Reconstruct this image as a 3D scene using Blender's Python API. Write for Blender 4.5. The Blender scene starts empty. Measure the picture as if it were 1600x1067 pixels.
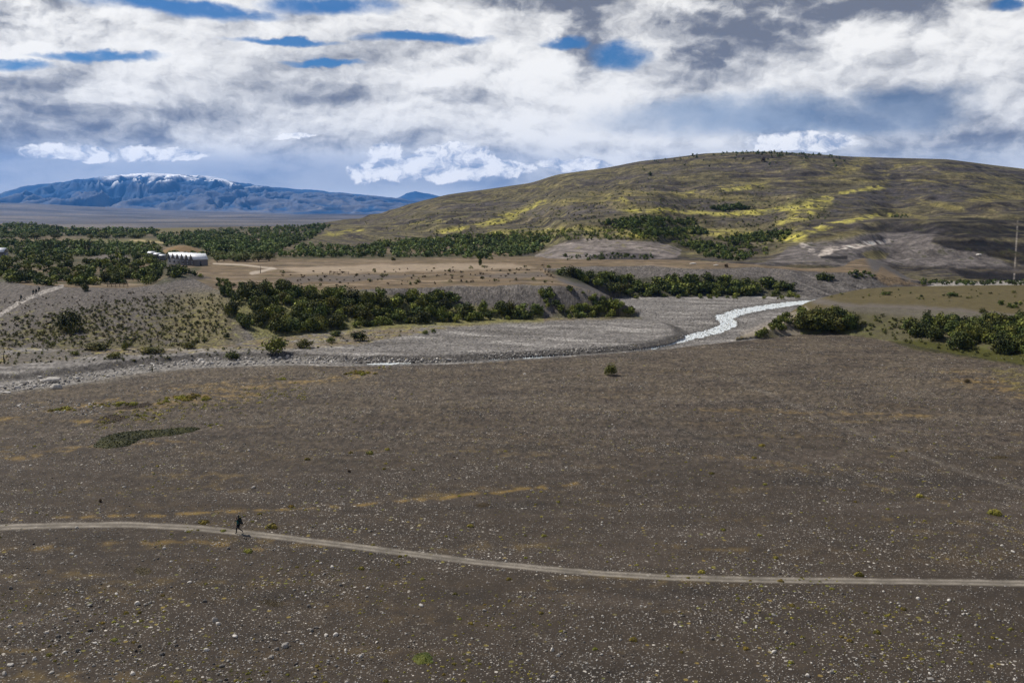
import bpy, math, random
import numpy as np
from mathutils import Vector

C = bpy.context.scene
col = C.collection
R = math.radians
random.seed(7)
rng = np.random.default_rng(11)

# ------------------------------------------------------------------ camera
F = 1556.0                      # focal length in photograph pixels
CAMH = 34.0                     # eye height above the gravel plain
TH = math.atan(208.5 / F)       # downward tilt
cam_d = bpy.data.cameras.new("camera")
cam = bpy.data.objects.new("camera", cam_d)
col.objects.link(cam)
cam_d.sensor_width = 36.0
cam_d.lens = 36.0 * F / 1600.0
cam_d.clip_start = 0.5
cam_d.clip_end = 120000
cam.location = (0, 0, CAMH)
cam.rotation_euler = (math.pi / 2 - TH, 0, 0)
C.camera = cam
C.view_settings.view_transform = 'Standard'
C.view_settings.look = 'None'
C.view_settings.gamma = 1
C.view_settings.exposure = 0.20
C.cycles.volume_bounces = 1
C.cycles.max_bounces = 6
C.cycles.diffuse_bounces = 2

SUN_EL, SUN_AZ = R(47), math.atan2(-0.72, 0.55)      # azimuth measured from +Y towards +X
sd = Vector((math.sin(SUN_AZ) * math.cos(SUN_EL), math.cos(SUN_AZ) * math.cos(SUN_EL), math.sin(SUN_EL)))
sl = bpy.data.lights.new("sun", 'SUN')
sl.energy = 4.9
sl.angle = R(0.5)
sl.color = (1.0, 0.94, 0.84)
so = bpy.data.objects.new("sun", sl)
so.rotation_euler = sd.to_track_quat('Z', 'Y').to_euler()
col.objects.link(so)


def ray(px, py):
    """photograph pixel -> (u = X/Y, s = dz/dY) of its viewing ray"""
    a = (np.asarray(px, float) - 800) / F
    b = (533.5 - np.asarray(py, float)) / F
    d = math.cos(TH) + b * math.sin(TH)
    return a / d, (-math.sin(TH) + b * math.cos(TH)) / d


def project(X, Y, Z):
    dz = Z - CAMH
    w = Y * math.cos(TH) - dz * math.sin(TH)
    v = Y * math.sin(TH) + dz * math.cos(TH)
    return 800 + F * X / w, 533.5 - F * v / w


# ------------------------------------------------------------------ world (sky with cloud layers)
class E:
    """tiny helper: node sockets with arithmetic"""
    nt = None

    def __init__(self, s):
        self.s = s

    @staticmethod
    def m(op, *args):
        n = E.nt.nodes.new('ShaderNodeMath')
        n.operation = op
        for i, a in enumerate(args):
            if isinstance(a, E):
                E.nt.links.new(a.s, n.inputs[i])
            else:
                n.inputs[i].default_value = a
        return E(n.outputs[0])

    def __add__(s, o): return E.m('ADD', s, o)
    __radd__ = __add__
    def __sub__(s, o): return E.m('SUBTRACT', s, o)
    def __rsub__(s, o): return E.m('SUBTRACT', o, s)
    def __mul__(s, o): return E.m('MULTIPLY', s, o)
    __rmul__ = __mul__
    def __truediv__(s, o): return E.m('DIVIDE', s, o)


def esmooth(x, a, b):
    n = E.nt.nodes.new('ShaderNodeMapRange')
    n.interpolation_type = 'SMOOTHSTEP'
    n.clamp = True
    E.nt.links.new(x.s, n.inputs['Value'])
    n.inputs['From Min'].default_value = a
    n.inputs['From Max'].default_value = b
    return E(n.outputs['Result'])


def evec(x, y, z=0.0):
    n = E.nt.nodes.new('ShaderNodeCombineXYZ')
    for i, a in enumerate((x, y, z)):
        if isinstance(a, E):
            E.nt.links.new(a.s, n.inputs[i])
        else:
            n.inputs[i].default_value = a
    return n.outputs[0]


def enoise(vec, scale, detail=6, rough=0.55, dist=0.0):
    n = E.nt.nodes.new('ShaderNodeTexNoise')
    E.nt.links.new(vec, n.inputs['Vector'])
    n.inputs['Scale'].default_value = scale
    n.inputs['Detail'].default_value = detail
    n.inputs['Roughness'].default_value = rough
    n.inputs['Distortion'].default_value = dist
    return E(n.outputs['Fac'])


def emix(f, a, b):
    n = E.nt.nodes.new('ShaderNodeMix')
    n.data_type = 'RGBA'
    if isinstance(f, E):
        E.nt.links.new(f.s, n.inputs[0])
    else:
        n.inputs[0].default_value = f
    for i, c in ((6, a), (7, b)):
        if isinstance(c, tuple):
            n.inputs[i].default_value = (*c, 1)
        else:
            E.nt.links.new(c, n.inputs[i])
    return n.outputs[2]


def build_world():
    w = bpy.data.worlds.new("World")
    C.world = w
    w.use_nodes = True
    nt = w.node_tree
    E.nt = nt
    bg = nt.nodes['Background']
    sky = nt.nodes.new('ShaderNodeTexSky')
    sky.sky_type = 'NISHITA'
    sky.sun_disc = False
    sky.sun_elevation = SUN_EL
    sky.sun_rotation = SUN_AZ
    sky.air_density = 1.0
    sky.dust_density = 0.3
    sky.ozone_density = 3.0
    sk = nt.nodes.new('ShaderNodeVectorMath')
    sk.operation = 'MULTIPLY'
    nt.links.new(sky.outputs[0], sk.inputs[0])
    sk.inputs[1].default_value = (0.013, 0.029, 0.048)
    tc = nt.nodes.new('ShaderNodeTexCoord')
    sp = nt.nodes.new('ShaderNodeSeparateXYZ')
    nt.links.new(tc.outputs['Generated'], sp.inputs[0])
    x, y, z = (E(sp.outputs[i]) for i in range(3))
    az = E.m('ARCTAN2', x, y)
    el = E.m('ARCSINE', z)
    # domain warp so that every edge billows
    pw = evec(az, el * 1.9)
    wa = enoise(pw, 7.0, 5, 0.6) - 0.5
    wb = enoise(evec(az + 7.3, el * 1.9 + 3.1), 7.0, 5, 0.6) - 0.5
    fa = enoise(evec(az + 1.3, el * 1.5 + 9.1), 34.0, 6, 0.62) - 0.5
    fb = enoise(evec(az + 5.3, el * 1.5 + 2.1), 34.0, 6, 0.62) - 0.5
    azw = az + wa * 0.07 + fa * 0.020
    elw = el + wb * 0.030 + fb * 0.011

    def blob(px, py, rx, ry, soft=0.55):
        u, s = ray(px, py)
        a0 = math.atan(float(u))
        e0 = math.atan(float(s) * math.cos(a0))
        dx = (azw - a0) * (F / rx)
        dy = (elw - e0) * (F / ry)
        d = dx * dx + dy * dy + (fa + fb) * 0.9
        n = E.nt.nodes.new('ShaderNodeMapRange')
        n.interpolation_type = 'SMOOTHSTEP'
        E.nt.links.new(d.s, n.inputs['Value'])
        n.inputs['From Min'].default_value = 1.0 + soft
        n.inputs['From Max'].default_value = max(0.0, 1.0 - soft * 1.6)
        return E(n.outputs['Result'])

    def union(bs):
        r = bs[0]
        for b in bs[1:]:
            r = E.m('MAXIMUM', r, b)
        return r

    # stratiform layer: streaks that flatten towards the horizon
    def relief(sx, sy, sc, det, rough, ox, oy, dist):
        v1 = evec(azw * sx, elw * sy)
        v2 = evec(azw * sx + ox, elw * sy + oy)
        return enoise(v1, sc, det, rough, dist), enoise(v2, sc, det, rough, dist)
    n1, n1b = relief(1.0, 1.8, 5.6, 9, 0.50, 0.016, -0.036, 0.05)
    n2, n2b = relief(1.0, 1.6, 19.0, 7, 0.53, 0.005, -0.012, 0.1)
    n3 = enoise(evec(az + wa * 0.2, el * 3.6 + wb * 0.1), 3.2, 4, 0.5)
    fibre = enoise(evec(az + el * 0.8 + wa * 0.3, el * 7.0 + wb * 0.3), 9.0, 6, 0.55) - 0.5
    bill = enoise(evec(azw, elw * 1.2), 48.0, 6, 0.6) - enoise(evec(azw + 0.003, elw * 1.2 - 0.006), 48.0, 6, 0.6)
    shade = (n1 - n1b) * 1.7 + (n2 - n2b) * 0.75 + (n1 - 0.5) * 0.55 + (n3 - 0.5) * 0.75 + (n2 - 0.5) * 0.22 + fibre * 0.30 + bill * 0.45
    cover = esmooth(n1 * 0.7 + n2 * 0.3, 0.28, 0.38)
    up = esmooth(el, R(13), R(24))
    gaps = union([blob(290, 12, 150, 15), blob(520, 6, 110, 15), blob(10, 99, 60, 9), blob(165, 90, 90, 7),
                  blob(440, 66, 90, 6), blob(660, 63, 95, 9), blob(965, 84, 50, 22), blob(505, 100, 60, 5), blob(880, 65, 40, 9),
                  blob(1580, 4, 25, 8)])
    gap_up = esmooth(n3 + (n1 - 0.5) * 0.5, 0.40, 0.55) * up
    dens = E.m('MAXIMUM', cover * (1.0 - gap_up), 0.0)
    gapm = gaps * esmooth(n2 * 0.5 + n1 * 0.5 + fa * 0.3, 0.76, 0.46)
    dens = dens * (1.0 - gapm * 0.97)
    # broad light and dark masses of the layer
    dark = union([blob(1290, 8, 260, 32), blob(905, 60, 36, 50), blob(1095, 90, 50, 22), blob(40, 30, 130, 34),
                  blob(850, 0, 110, 16), blob(1180, 40, 90, 22)])
    grey = union([blob(210, 185, 280, 24), blob(560, 150, 200, 16), blob(1500, 232, 200, 32), blob(330, 225, 330, 18),
                  blob(60, 140, 120, 16), blob(1480, 90, 120, 22), blob(1230, 70, 90, 16)])
    lite = union([blob(640, 182, 150, 24), blob(880, 170, 180, 60), blob(1340, 60, 60, 40), blob(1380, 125, 160, 26), blob(430, 110, 330, 34),
                  blob(1520, 60, 90, 30), blob(690, 30, 110, 26), blob(1230, 150, 70, 14), blob(200, 140, 200, 20), blob(1180, 140, 110, 22)])
    b = 0.66 + shade * (1.08 + dark * 0.6) - dark * 0.38 - grey * 0.17 + lite * 0.13
    b = E.m('MAXIMUM', E.m('MINIMUM', b, 0.95), 0.10)
    cl = emix(esmooth(b, 0.08, 0.95), (0.150, 0.156, 0.178), (0.86, 0.84, 0.80))
    cl = emix(up * 0.72, cl, (0.10, 0.125, 0.17))
    c = emix(dens, sk.outputs[0], cl)
    # blue-grey rain curtain under the layer
    rain = union([blob(1190, 182, 230, 30, 0.8), blob(1420, 170, 85, 32, 0.8), blob(1330, 190, 120, 20, 0.8)])
    rn = emix(esmooth(n1 * 0.6 + n3 * 0.4 + (az - 0.36) * -1.1, 0.40, 0.66), (0.060, 0.105, 0.185), (0.24, 0.31, 0.42))
    c = emix(rain * 0.86, c, rn)
    # low veil above the horizon, blue grey on the left, paler on the right
    low = esmooth(el + wb * 0.012, R(3.9), R(2.0))
    c = emix(low * 0.80 * esmooth(az, R(6), R(-3)), c, emix(esmooth(n1 + fibre * 0.4, 0.33, 0.68), (0.185, 0.245, 0.37), (0.36, 0.40, 0.48)))
    c = emix(low * 0.5 * esmooth(az, R(4), R(12)), c, (0.60, 0.63, 0.67))
    hz = esmooth(el, R(1.5), R(0.4)) * esmooth(az, R(-17), R(-6))
    c = emix(hz * 0.7, c, (0.60, 0.65, 0.72))
    # cumulus with flat bases
    cum = union([blob(100, 240, 68, 12, 0.9), blob(245, 240, 64, 12, 0.9), blob(655, 268, 105, 20, 0.6), blob(612, 243, 30, 22, 0.7),
                 blob(705, 248, 62, 20, 0.6), blob(785, 266, 55, 16, 0.8), blob(585, 270, 40, 20, 0.6),
                 blob(1245, 222, 80, 16, 0.9), blob(900, 258, 60, 12, 0.9), blob(465, 213, 30, 6, 0.9)])
    c1, c1b = relief(1.0, 1.15, 46.0, 8, 0.58, 0.004, -0.0080, 0.0)
    cm = esmooth(cum + (c1 - 0.5) * 1.5, 0.36, 0.74)
    cs = 0.74 + (c1 - c1b) * 2.2 + (c1 - 0.5) * 0.3 + (n2 - n2b) * 0.5 + (cum - 0.75) * 0.25
    cc = emix(esmooth(cs, 0.35, 0.95), (0.36, 0.40, 0.49), (0.95, 0.93, 0.90))
    c = emix(cm, c, cc)
    nt.links.new(c, bg.inputs['Color'])
    bg.inputs['Strength'].default_value = 1.06


build_world()

# ------------------------------------------------------------------ noise
_perm = rng.permutation(4096)


def vnoise(x, y, seed=0):
    xi = np.floor(x).astype(np.int64); yi = np.floor(y).astype(np.int64)
    fx = (x - xi).astype(np.float32); fy = (y - yi).astype(np.float32)

    def h(a, b):
        return _perm[(_perm[(a + seed * 131) & 4095] + b) & 4095].astype(np.float32) * (2 * math.pi / 4096)
    def g(a, b, dx, dy):
        t = h(a, b)
        return np.cos(t) * dx + np.sin(t) * dy
    sx = fx * fx * fx * (fx * (fx * 6 - 15) + 10); sy = fy * fy * fy * (fy * (fy * 6 - 15) + 10)
    a = g(xi, yi, fx, fy); b = g(xi + 1, yi, fx - 1, fy)
    c = g(xi, yi + 1, fx, fy - 1); d = g(xi + 1, yi + 1, fx - 1, fy - 1)
    return ((a + (b - a) * sx) * (1 - sy) + (c + (d - c) * sx) * sy) * 1.5


def fbm(x, y, o=4, seed=0, g=0.5):
    r = 0; a = 1.0; t = 0
    for k in range(o):
        r = r + a * vnoise(x * 2 ** k + 17.3 * k, y * 2 ** k - 9.1 * k, seed + k)
        t += a; a *= g
    return r / t


def sstep(x, a, b):
    t = np.clip((x - a) / (b - a), 0, 1)
    return t * t * (3 - 2 * t)


# ------------------------------------------------------------------ terrain grid
NI = 1400
uu = np.concatenate([-0.57 - np.geomspace(0.9, 0.006, 60), np.linspace(-0.57, 0.57, NI), 0.57 + np.geomspace(0.006, 0.9, 60)])
pyr = np.arange(1400, 575, -1.5)
Y1 = 52900.0 / (pyr - 325.0)
Y1 = np.concatenate([[6, 15, 25, 35], Y1[Y1 > 45]])
Y2 = np.concatenate([np.arange(Y1[-1] + 0.4, 266, 0.38), np.arange(266.5, 372, 0.8), np.arange(372.5, 640, 0.65)])
Y3 = np.arange(642, 1620, 3.0)
Y4 = np.geomspace(1640, 12500, 150)
Y5 = np.array([13500, 16000, 22000, 35000, 60000.0])
YY = np.concatenate([Y1, Y2, Y3, Y4, Y5])
NU, NY = len(uu), len(YY)
U, YG = np.meshgrid(uu, YY)          # rows = distance
XG = U * YG


def gsm(a, s):
    k = np.exp(-0.5 * (np.arange(-3 * s, 3 * s + 1) / s) ** 2); k /= k.sum()
    return np.convolve(np.pad(a, 3 * s, mode='edge'), k, mode='valid')


def curve(pts, sm=8):
    """pts: (px, py, z) -> arrays Y(u), z(u); py None means the third value pair is (Y, z)"""
    us, ys, zs = [], [], []
    for p in pts:
        if len(p) == 3:
            u, s = ray(p[0], p[1])
            us.append(float(u)); ys.append((p[2] - CAMH) / float(s)); zs.append(p[2])
        else:                         # (px, py, 'Y', Y)
            u, s = ray(p[0], p[1])
            us.append(float(u)); ys.append(p[3]); zs.append(CAMH + float(s) * p[3])
    Yc = np.interp(uu, us, ys); zc = np.interp(uu, us, zs)
    if sm:
        Yc = gsm(Yc, sm); zc = gsm(zc, sm)
    return Yc, zc


def profile(curves, before=-60.0, ease=0.5):
    Z = np.full((NY, NU), 0.0)
    Z[:] = before if before is not None else curves[0][1][None, :]
    if before is None:
        pass
    for k in range(len(curves) - 1):
        (ya, za), (yb, zb) = curves[k], curves[k + 1]
        yb = np.maximum(yb, ya + 0.5)
        t = (YG - ya[None, :]) / (yb - ya)[None, :]
        m = (t >= 0) & (t <= 1)
        tt = np.clip(t, 0, 1)
        te = tt * (1 - ease) + ease * tt * tt * (3 - 2 * tt)
        v = za[None, :] + (zb - za)[None, :] * te
        Z = np.where(m, v, Z)
    Z = np.where(YG > curves[-1][0][None, :], curves[-1][1][None, :], Z)
    return Z


def const(Y, z):
    return np.full(NU, float(Y)), (np.full(NU, float(z)) if np.isscalar(z) else z)


# A: valley floor, the near plain, the gravel bar and the stream bed between them
c1 = curve([(-500, 640, 0), (0, 611, 0), (100, 600, 0), (200, 583, 0), (300, 574, 0), (450, 568, 0), (600, 570, 0), (750, 565, 0),
            (850, 559, 0), (950, 551, 0), (1020, 546, 0), (1100, 537, 0), (1170, 530, 0), (1230, 522, 0), (1300, 505, 0), (1900, 500, 0)])
bar_px = [(-600, 620), (0, 586), (100, 577), (200, 563), (300, 553), (450, 552), (560, 556), (700, 555), (800, 550), (900, 546),
          (985, 540), (1040, 532), (1066, 521), (1062, 511), (1040, 502), (1010, 495), (985, 488), (900, 470), (0, 440), (-600, 440)]


def plan(pts, z=0.0):
    o = []
    for px, py in pts:
        u, s = ray(px, py)
        y = (z - CAMH) / float(s)
        o.append((float(u) * y, y))
    return o


def sdist(Px, Py, poly, closed=True, pad=40.0):
    """signed distance (inside positive) to a polygon, or distance to an open polyline; far points get -pad / +pad"""
    P = np.array(poly, float)
    out = np.full(Px.shape, -pad if closed else pad, np.float32)
    bb = (Px > P[:, 0].min() - pad) & (Px < P[:, 0].max() + pad) & (Py > P[:, 1].min() - pad) & (Py < P[:, 1].max() + pad)
    x = Px[bb]; y = Py[bb]
    d = np.full(x.shape, 1e9); ins = np.zeros(x.shape, bool)
    n = len(P)
    for i in range(n if closed else n - 1):
        a = P[i]; b = P[(i + 1) % n]
        e = b - a
        t = np.clip(((x - a[0]) * e[0] + (y - a[1]) * e[1]) / (e @ e + 1e-9), 0, 1)
        d = np.minimum(d, (x - a[0] - t * e[0]) ** 2 + (y - a[1] - t * e[1]) ** 2)
        if closed and a[1] != b[1]:
            cr = ((a[1] > y) != (b[1] > y)) & (x < (b[0] - a[0]) * (y - a[1]) / (b[1] - a[1]) + a[0])
            ins ^= cr
    d = np.sqrt(d)
    out[bb] = np.where(ins, np.minimum(d, pad), -np.minimum(d, pad)) if closed else np.minimum(d, pad)
    return out


nA = fbm(XG / 9, YG / 9, 4, 3)
nB = fbm(XG / 45, YG / 30, 4, 9)
edge = (c1[0][None, :] - YG) + nA * 2.5
m_plain = sstep(edge, -1.5, 0.6)
dbar = sdist(XG, YG, plan(bar_px), True, 30)
m_bar = sstep(dbar + nB * 2.0 + nA * 0.8, -3.0, 3.2)
ZA = -1.25 + 1.25 * np.maximum(m_plain, m_bar)
fade_n = sstep(YG, 3000, 1500)
ZA += (0.16 * nB + 0.05 * nA) * fade_n * np.where(ZA > -0.6, 1.0, 0.5)
ZA += 0.16 * fbm(XG / 30 + YG / 60, YG / 7, 3, 31) * np.maximum(m_plain, m_bar) * fade_n      # old flood channels
m_plainfar = sstep(YG, 900, 1500)
ZA = ZA - 40 * m_plainfar

# B: the gravel bluff, the terrace behind it and everything to the far hills
bB = curve([(-500, 552, 0), (0, 545, 0), (150, 545, 0), (300, 545, 0), (360, 540, 0), (450, 525, 0), (550, 512, 0), (650, 505, 0),
            (750, 500, 0), (850, 497, 0), (950, 494, 0), (985, 489, -0.3), (1003, 486, -1.3), (1020, 480, -6), (2100, 480, -6)], 5)
tB = curve([(-500, 425, 10), (0, 436, 9), (35, 446, 9), (100, 449, 9), (200, 449, 9), (240, 446, 9.3), (265, 431, 11), (290, 428, 11.4),
            (315, 440, 10), (345, 455, 8.5), (400, 455, 8.7), (500, 452, 8.8), (600, 452, 8.8), (700, 447, 9), (850, 446, 9), (900, 449, 8.6),
            (950, 461, 6.6), (985, 480, 3.0), (1003, 485, -1.0), (1020, 478, -6), (2100, 478, -6)], 5)
tB = (tB[0] + 3.5 * vnoise(uu * 16, uu * 0 + 3.3, 501) + 0.8 * vnoise(uu * 50, uu * 0 + 1.3, 503), tB[1] + 0.4 * vnoise(uu * 30, uu * 0 + 5.3, 505))
pk_ = [float(ray(q_, 450)[0]) for q_ in (820, 860, 900, 940, 985)]
z3 = gsm(np.interp(uu, pk_, [9, 8.6, 6.5, 1.5, -5]), 5)
y3 = gsm(np.interp(uu, pk_, [400, 385, 360, 345, 335]), 5)
y3 = np.maximum(y3, tB[0] + 8)
ZB1 = profile([bB, tB, (y3, z3), (y3 * 0 + 440, z3)], -60.0, 0.35)
ZB1 = np.where(YG > 520, -60, ZB1)
b2 = curve([(-500, 420, 'Y', 404), (820, 420, 'Y', 404), (860, 420, 'Y', 400), (900, 428, 'Y', 394), (940, 446, 'Y', 390), (985, 464, -1.2), (1100, 463, -1.2), (1200, 463, -1.2),
            (1270, 465.5, -1.2), (1350, 465, -1.2), (1400, 463, -1.2), (1450, 457, -1.2), (1600, 441, -1.3), (2100, 438, -1.3)], 5)
t2 = curve([(-500, 420, 'Y', 424), (820, 421, 'Y', 424), (860, 421, 9), (900, 418, 9), (1003, 418, 9), (1100, 420, 8.4), (1200, 421, 7.8), (1250, 424, 7.2), (1330, 428, 6.5),
            (1370, 433, 5.3), (1420, 441, 2.2), (1460, 443, -1.5), (2100, 440, -1.6)], 5)
t2 = (t2[0] + 9 + 6 * vnoise(uu * 14, uu * 0 + 2.3, 511) + 1.5 * vnoise(uu * 45, uu * 0 + 4.3, 513), t2[1] + 0.8 * vnoise(uu * 22, uu * 0 + 7.3, 515) + 0.2 * vnoise(uu * 80, uu * 0 + 8.3, 517))
lft = uu < float(ray(850, 430)[0])
b2 = (b2[0], np.where(lft, 8.9, b2[1])); t2 = (t2[0], np.where(lft, 9.0, t2[1]))
lowr = sstep(uu, float(ray(1340, 430)[0]), float(ray(1440, 430)[0]))
B = [b2, t2]
B.append(const(500, 8.6 * (1 - lowr) - 1.6 * lowr))
B.append(const(620, 9.0 * (1 - lowr) - 1.6 * lowr))
B.append(const(900, 8.2 * (1 - lowr) - 3 * lowr))
B.append(curve([(-500, 352, 'Y', 1450), (0, 350, 'Y', 1450), (70, 351, 'Y', 1450), (110, 357, 'Y', 1450), (250, 357, 'Y', 1450),
                (420, 354, 'Y', 1500), (1900, 356, 'Y', 1500)]))
B.append(const(2600, -22))
B.append(curve([(-500, 349, 'Y', 4200), (2000, 349, 'Y', 4200)]))
B.append(curve([(-500, 338, 'Y', 7500), (0, 336, 'Y', 7500), (250, 340, 'Y', 7500), (2000, 341, 'Y', 7500)]))
B.append(curve([(-500, 322, 'Y', 11500), (0, 317, 'Y', 11500), (60, 318, 'Y', 11500), (130, 322, 'Y', 11500), (250, 328, 'Y', 11500),
                (400, 332, 'Y', 11500), (520, 337, 'Y', 11500), (600, 336, 'Y', 11500), (2000, 334, 'Y', 11500)]))
B.append(const(13500, -60))
ZB2 = profile(B, -60.0, 0.35)
ZB = np.maximum(ZB1, ZB2)
slopeB = ((YG > bB[0][None, :]) & (YG < tB[0][None, :]) & (ZB1 >= ZB2)) | ((YG > b2[0][None, :]) & (YG < t2[0][None, :]) & (ZB2 > ZB1) & ~lft[None, :])
ZB += np.where(slopeB, 0.0, 0.12 * nB) + np.where(slopeB, 0.5 * fbm(XG / 14, YG / 30, 4, 41), 0)
gul = np.abs(fbm(XG / 26 + YG / 30, YG / 16 + XG / 60, 5, 45, 0.55)) * 2.0
ZB -= np.where(slopeB, gul * sstep(uu, float(ray(1230, 440)[0]), float(ray(1260, 440)[0]))[None, :], 0)
far_n = sstep(YG, 2500, 5000)
ZB += far_n * 26 * fbm(XG / 1300, YG / 1500, 5, 51) * sstep(YG, 13000, 9000)
ZB += 1.2 * fbm(XG / 90, YG / 110, 4, 55) * sstep(YG, 520, 700) * sstep(YG, 2600, 1500)
# a dry knoll beside the lodge
u0, _ = ray(283, 392)
ZB += 5.0 * np.exp(-(((XG - u0 * 545) / 11) ** 2 + ((YG - 545) / 16) ** 2))

# Cc: grassy terrace on the right
a0 = curve([(1150, 530, 0), (1200, 528, 0), (1250, 523, 0), (1300, 521, 0), (1380, 531, 0), (1450, 545, 0), (1600, 572, 0), (2100, 620, 0)], 4)
a1 = curve([(1150, 529, 0.1), (1185, 524, 0.8), (1220, 506, 2.5), (1260, 487, 4.6), (1300, 479, 5.5), (1400, 481, 5.6), (1500, 488, 5.6),
            (1600, 498, 5.6), (2100, 525, 5.6)], 4)
a2 = curve([(1150, 528, -0.2), (1185, 515, 0.4), (1220, 498, 1.8), (1260, 472, 4.5), (1300, 461, 6), (1350, 451, 6.4), (1400, 448, 6.6),
            (1500, 446, 6.7), (1600, 445, 6.8), (2100, 442, 7)], 4)
a3 = (a2[0] + 16, a2[1] * 0 - 4)
ZC = profile([a0, a1, a2, a3], -60.0, 0.3)
slopeC = (YG > a0[0][None, :]) & (YG < a1[0][None, :])
ZC += np.where(slopeC, 0.5 * fbm(XG / 9, YG / 14, 4, 61), 0.08 * nB)
ZC = np.where(U < float(ray(1150, 530)[0]), -60, ZC)

# D: the big hill
hf = [(395, 359, 8), (480, 379, 8), (560, 393, 8.4), (700, 398, 8.6), (850, 404, 8.6), (950, 406, 8.6), (1070, 406, 8.6), (1180, 412, 8.8),
      (1300, 413, 8.5), (1350, 418, 6), (1400, 434, 0), (1460, 441, -1.5), (1600, 440.5, -1.5), (2100, 440, -1.5)]
sk_px = [(395, 359.5), (480, 352), (550, 341), (600, 331), (640, 319), (700, 304), (760, 296), (830, 286), (870, 273), (950, 262), (1000, 252),
         (1040, 248), (1100, 240), (1150, 238), (1200, 237), (1260, 240), (1330, 245), (1400, 247), (1480, 249), (1550, 258), (1600, 264),
         (1700, 280), (1900, 315), (2100, 330)]
h0 = curve(hf, 6)
sky_pts = [(a, b, 'Y', 1250 + 250 * float(sstep(np.array(a), 480, 1000))) for a, b in sk_px]
hs = curve(sky_pts, 5)
HC = [(h0[0] - 40, h0[1] - 14), h0]
pxu = 800 + F * uu
p1 = 0.10 + 0.24 * sstep(pxu, 1250, 1560) + 0.15 * sstep(pxu, 835, 900) * sstep(pxu, 1075, 1010) + 0.12 * sstep(pxu, 1180, 1260) * sstep(pxu, 1400, 1330)
h0s = (gsm(h0[0], 70), gsm(h0[1], 70))
s0 = (h0s[1] - CAMH) / h0s[0]; s1 = (hs[1] - CAMH) / hs[0]
for dfr, pf in ((0.10, None), (0.25, 0.0), (0.5, 0.3), (0.78, 0.62)):
    hb = h0 if dfr < 0.2 else h0s
    Yk = hb[0] + (hs[0] - hb[0]) * dfr
    p = p1 if pf is None else {0.25: p1 + (1 - p1) * 0.30, 0.5: p1 + (1 - p1) * 0.58, 0.78: p1 + (1 - p1) * 0.86}[dfr]
    sk_ = s0 + (s1 - s0) * p
    HC.append((Yk, CAMH + sk_ * Yk))
HC.append(hs)
HC.append((hs[0] + 500, hs[1] - 60))
HC.append((hs[0] + 1200, hs[1] * 0 - 70))
ZD = profile(HC, -60.0, 0.15)
hfrac = (YG - h0s[0][None, :]) / (hs[0] - h0[0])[None, :]
inh = sstep(hfrac, 0.0, 0.12) * sstep(hfrac, 1.0, 0.86)
hn = fbm(XG / 170 + 3, YG / 210, 5, 71)
ZD += inh * 9.0 * hn
ter = ZD / 7.0 + 1.1 * fbm(XG / 260, YG / 300, 3, 77)
ZD += inh * 1.3 * np.sin(ter * 2 * math.pi)
rz = sstep(hfrac, 0.0, 0.03) * sstep(hfrac, 0.3, 0.15)
ZD -= rz * 3.0 * np.abs(fbm(XG / 22, YG / 120, 4, 81)) * sstep(pxu, 1150, 1300)[None, :]
ZD = np.where(U < float(ray(385, 359)[0]), -60, ZD)

Z = np.maximum(np.maximum(ZA, ZB), np.maximum(ZC, ZD))
is_hill = (ZD >= Z - 1e-6) & (YG > 400)
is_C = (ZC >= Z - 1e-6) & (U > 0.2)
is_B = (ZB >= Z - 1e-6) & ~is_C & ~is_hill
is_A = (ZA >= Z - 1e-6) & ~is_B & ~is_C & ~is_hill
PX, PY = project(XG, YG, Z)


def hit(px, py, ymin=40.0):
    """where the viewing ray of a photograph pixel meets the terrain"""
    u, s = ray(px, py)
    j = (np.searchsorted(uu, float(u)) - 1)
    f = (float(u) - uu[j]) / (uu[j + 1] - uu[j])
    zc = Z[:, j] * (1 - f) + Z[:, j + 1] * f
    zr = CAMH + float(s) * YY
    k = np.nonzero((zr < zc) & (YY > ymin))[0]
    if len(k) == 0 or k[0] == 0:
        return None
    k = k[0]
    d0 = zr[k - 1] - zc[k - 1]; d1 = zc[k] - zr[k]
    t = d0 / (d0 + d1 + 1e-9)
    y = YY[k - 1] + (YY[k] - YY[k - 1]) * t
    return Vector((float(u) * y, y, float(zc[k - 1] + (zc[k] - zc[k - 1]) * t)))


def ground_z(x, y):
    x = np.atleast_1d(np.asarray(x, float)); y = np.atleast_1d(np.asarray(y, float))
    u = x / y
    j = np.clip(np.searchsorted(uu, u) - 1, 0, NU - 2); i = np.clip(np.searchsorted(YY, y) - 1, 0, NY - 2)
    fu = (u - uu[j]) / (uu[j + 1] - uu[j]); fy = (y - YY[i]) / (YY[i + 1] - YY[i])
    return (Z[i, j] * (1 - fu) + Z[i, j + 1] * fu) * (1 - fy) + (Z[i + 1, j] * (1 - fu) + Z[i + 1, j + 1] * fu) * fy


# ------------------------------------------------------------------ ground colours (own colour of the soil, grass and rock, plus shade painted into the near plain)
wx = fbm(XG / (YG * 0.02 + 1), YG / (YG * 0.05 + 2), 4, 91)
wy = fbm(XG / (YG * 0.02 + 1) + 40, YG / (YG * 0.05 + 2) + 11, 4, 95)
hw_ = 1 + 0.3 * is_hill
QX = PX + wx * 10 * hw_ + 16 * is_hill * fbm(XG / 60, YG / 90, 3, 98)
QY = PY + wy * 3.2 + 4 * is_hill * fbm(XG / 70 + 9, YG / 90, 3, 99)


def poly(pts, soft=2.0, y0=0, y1=1e9):
    m = sstep(sdist(QX, QY * 1.0, pts, True, 30), -soft, soft)
    return m * ((YG > y0) & (YG < y1))


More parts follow.
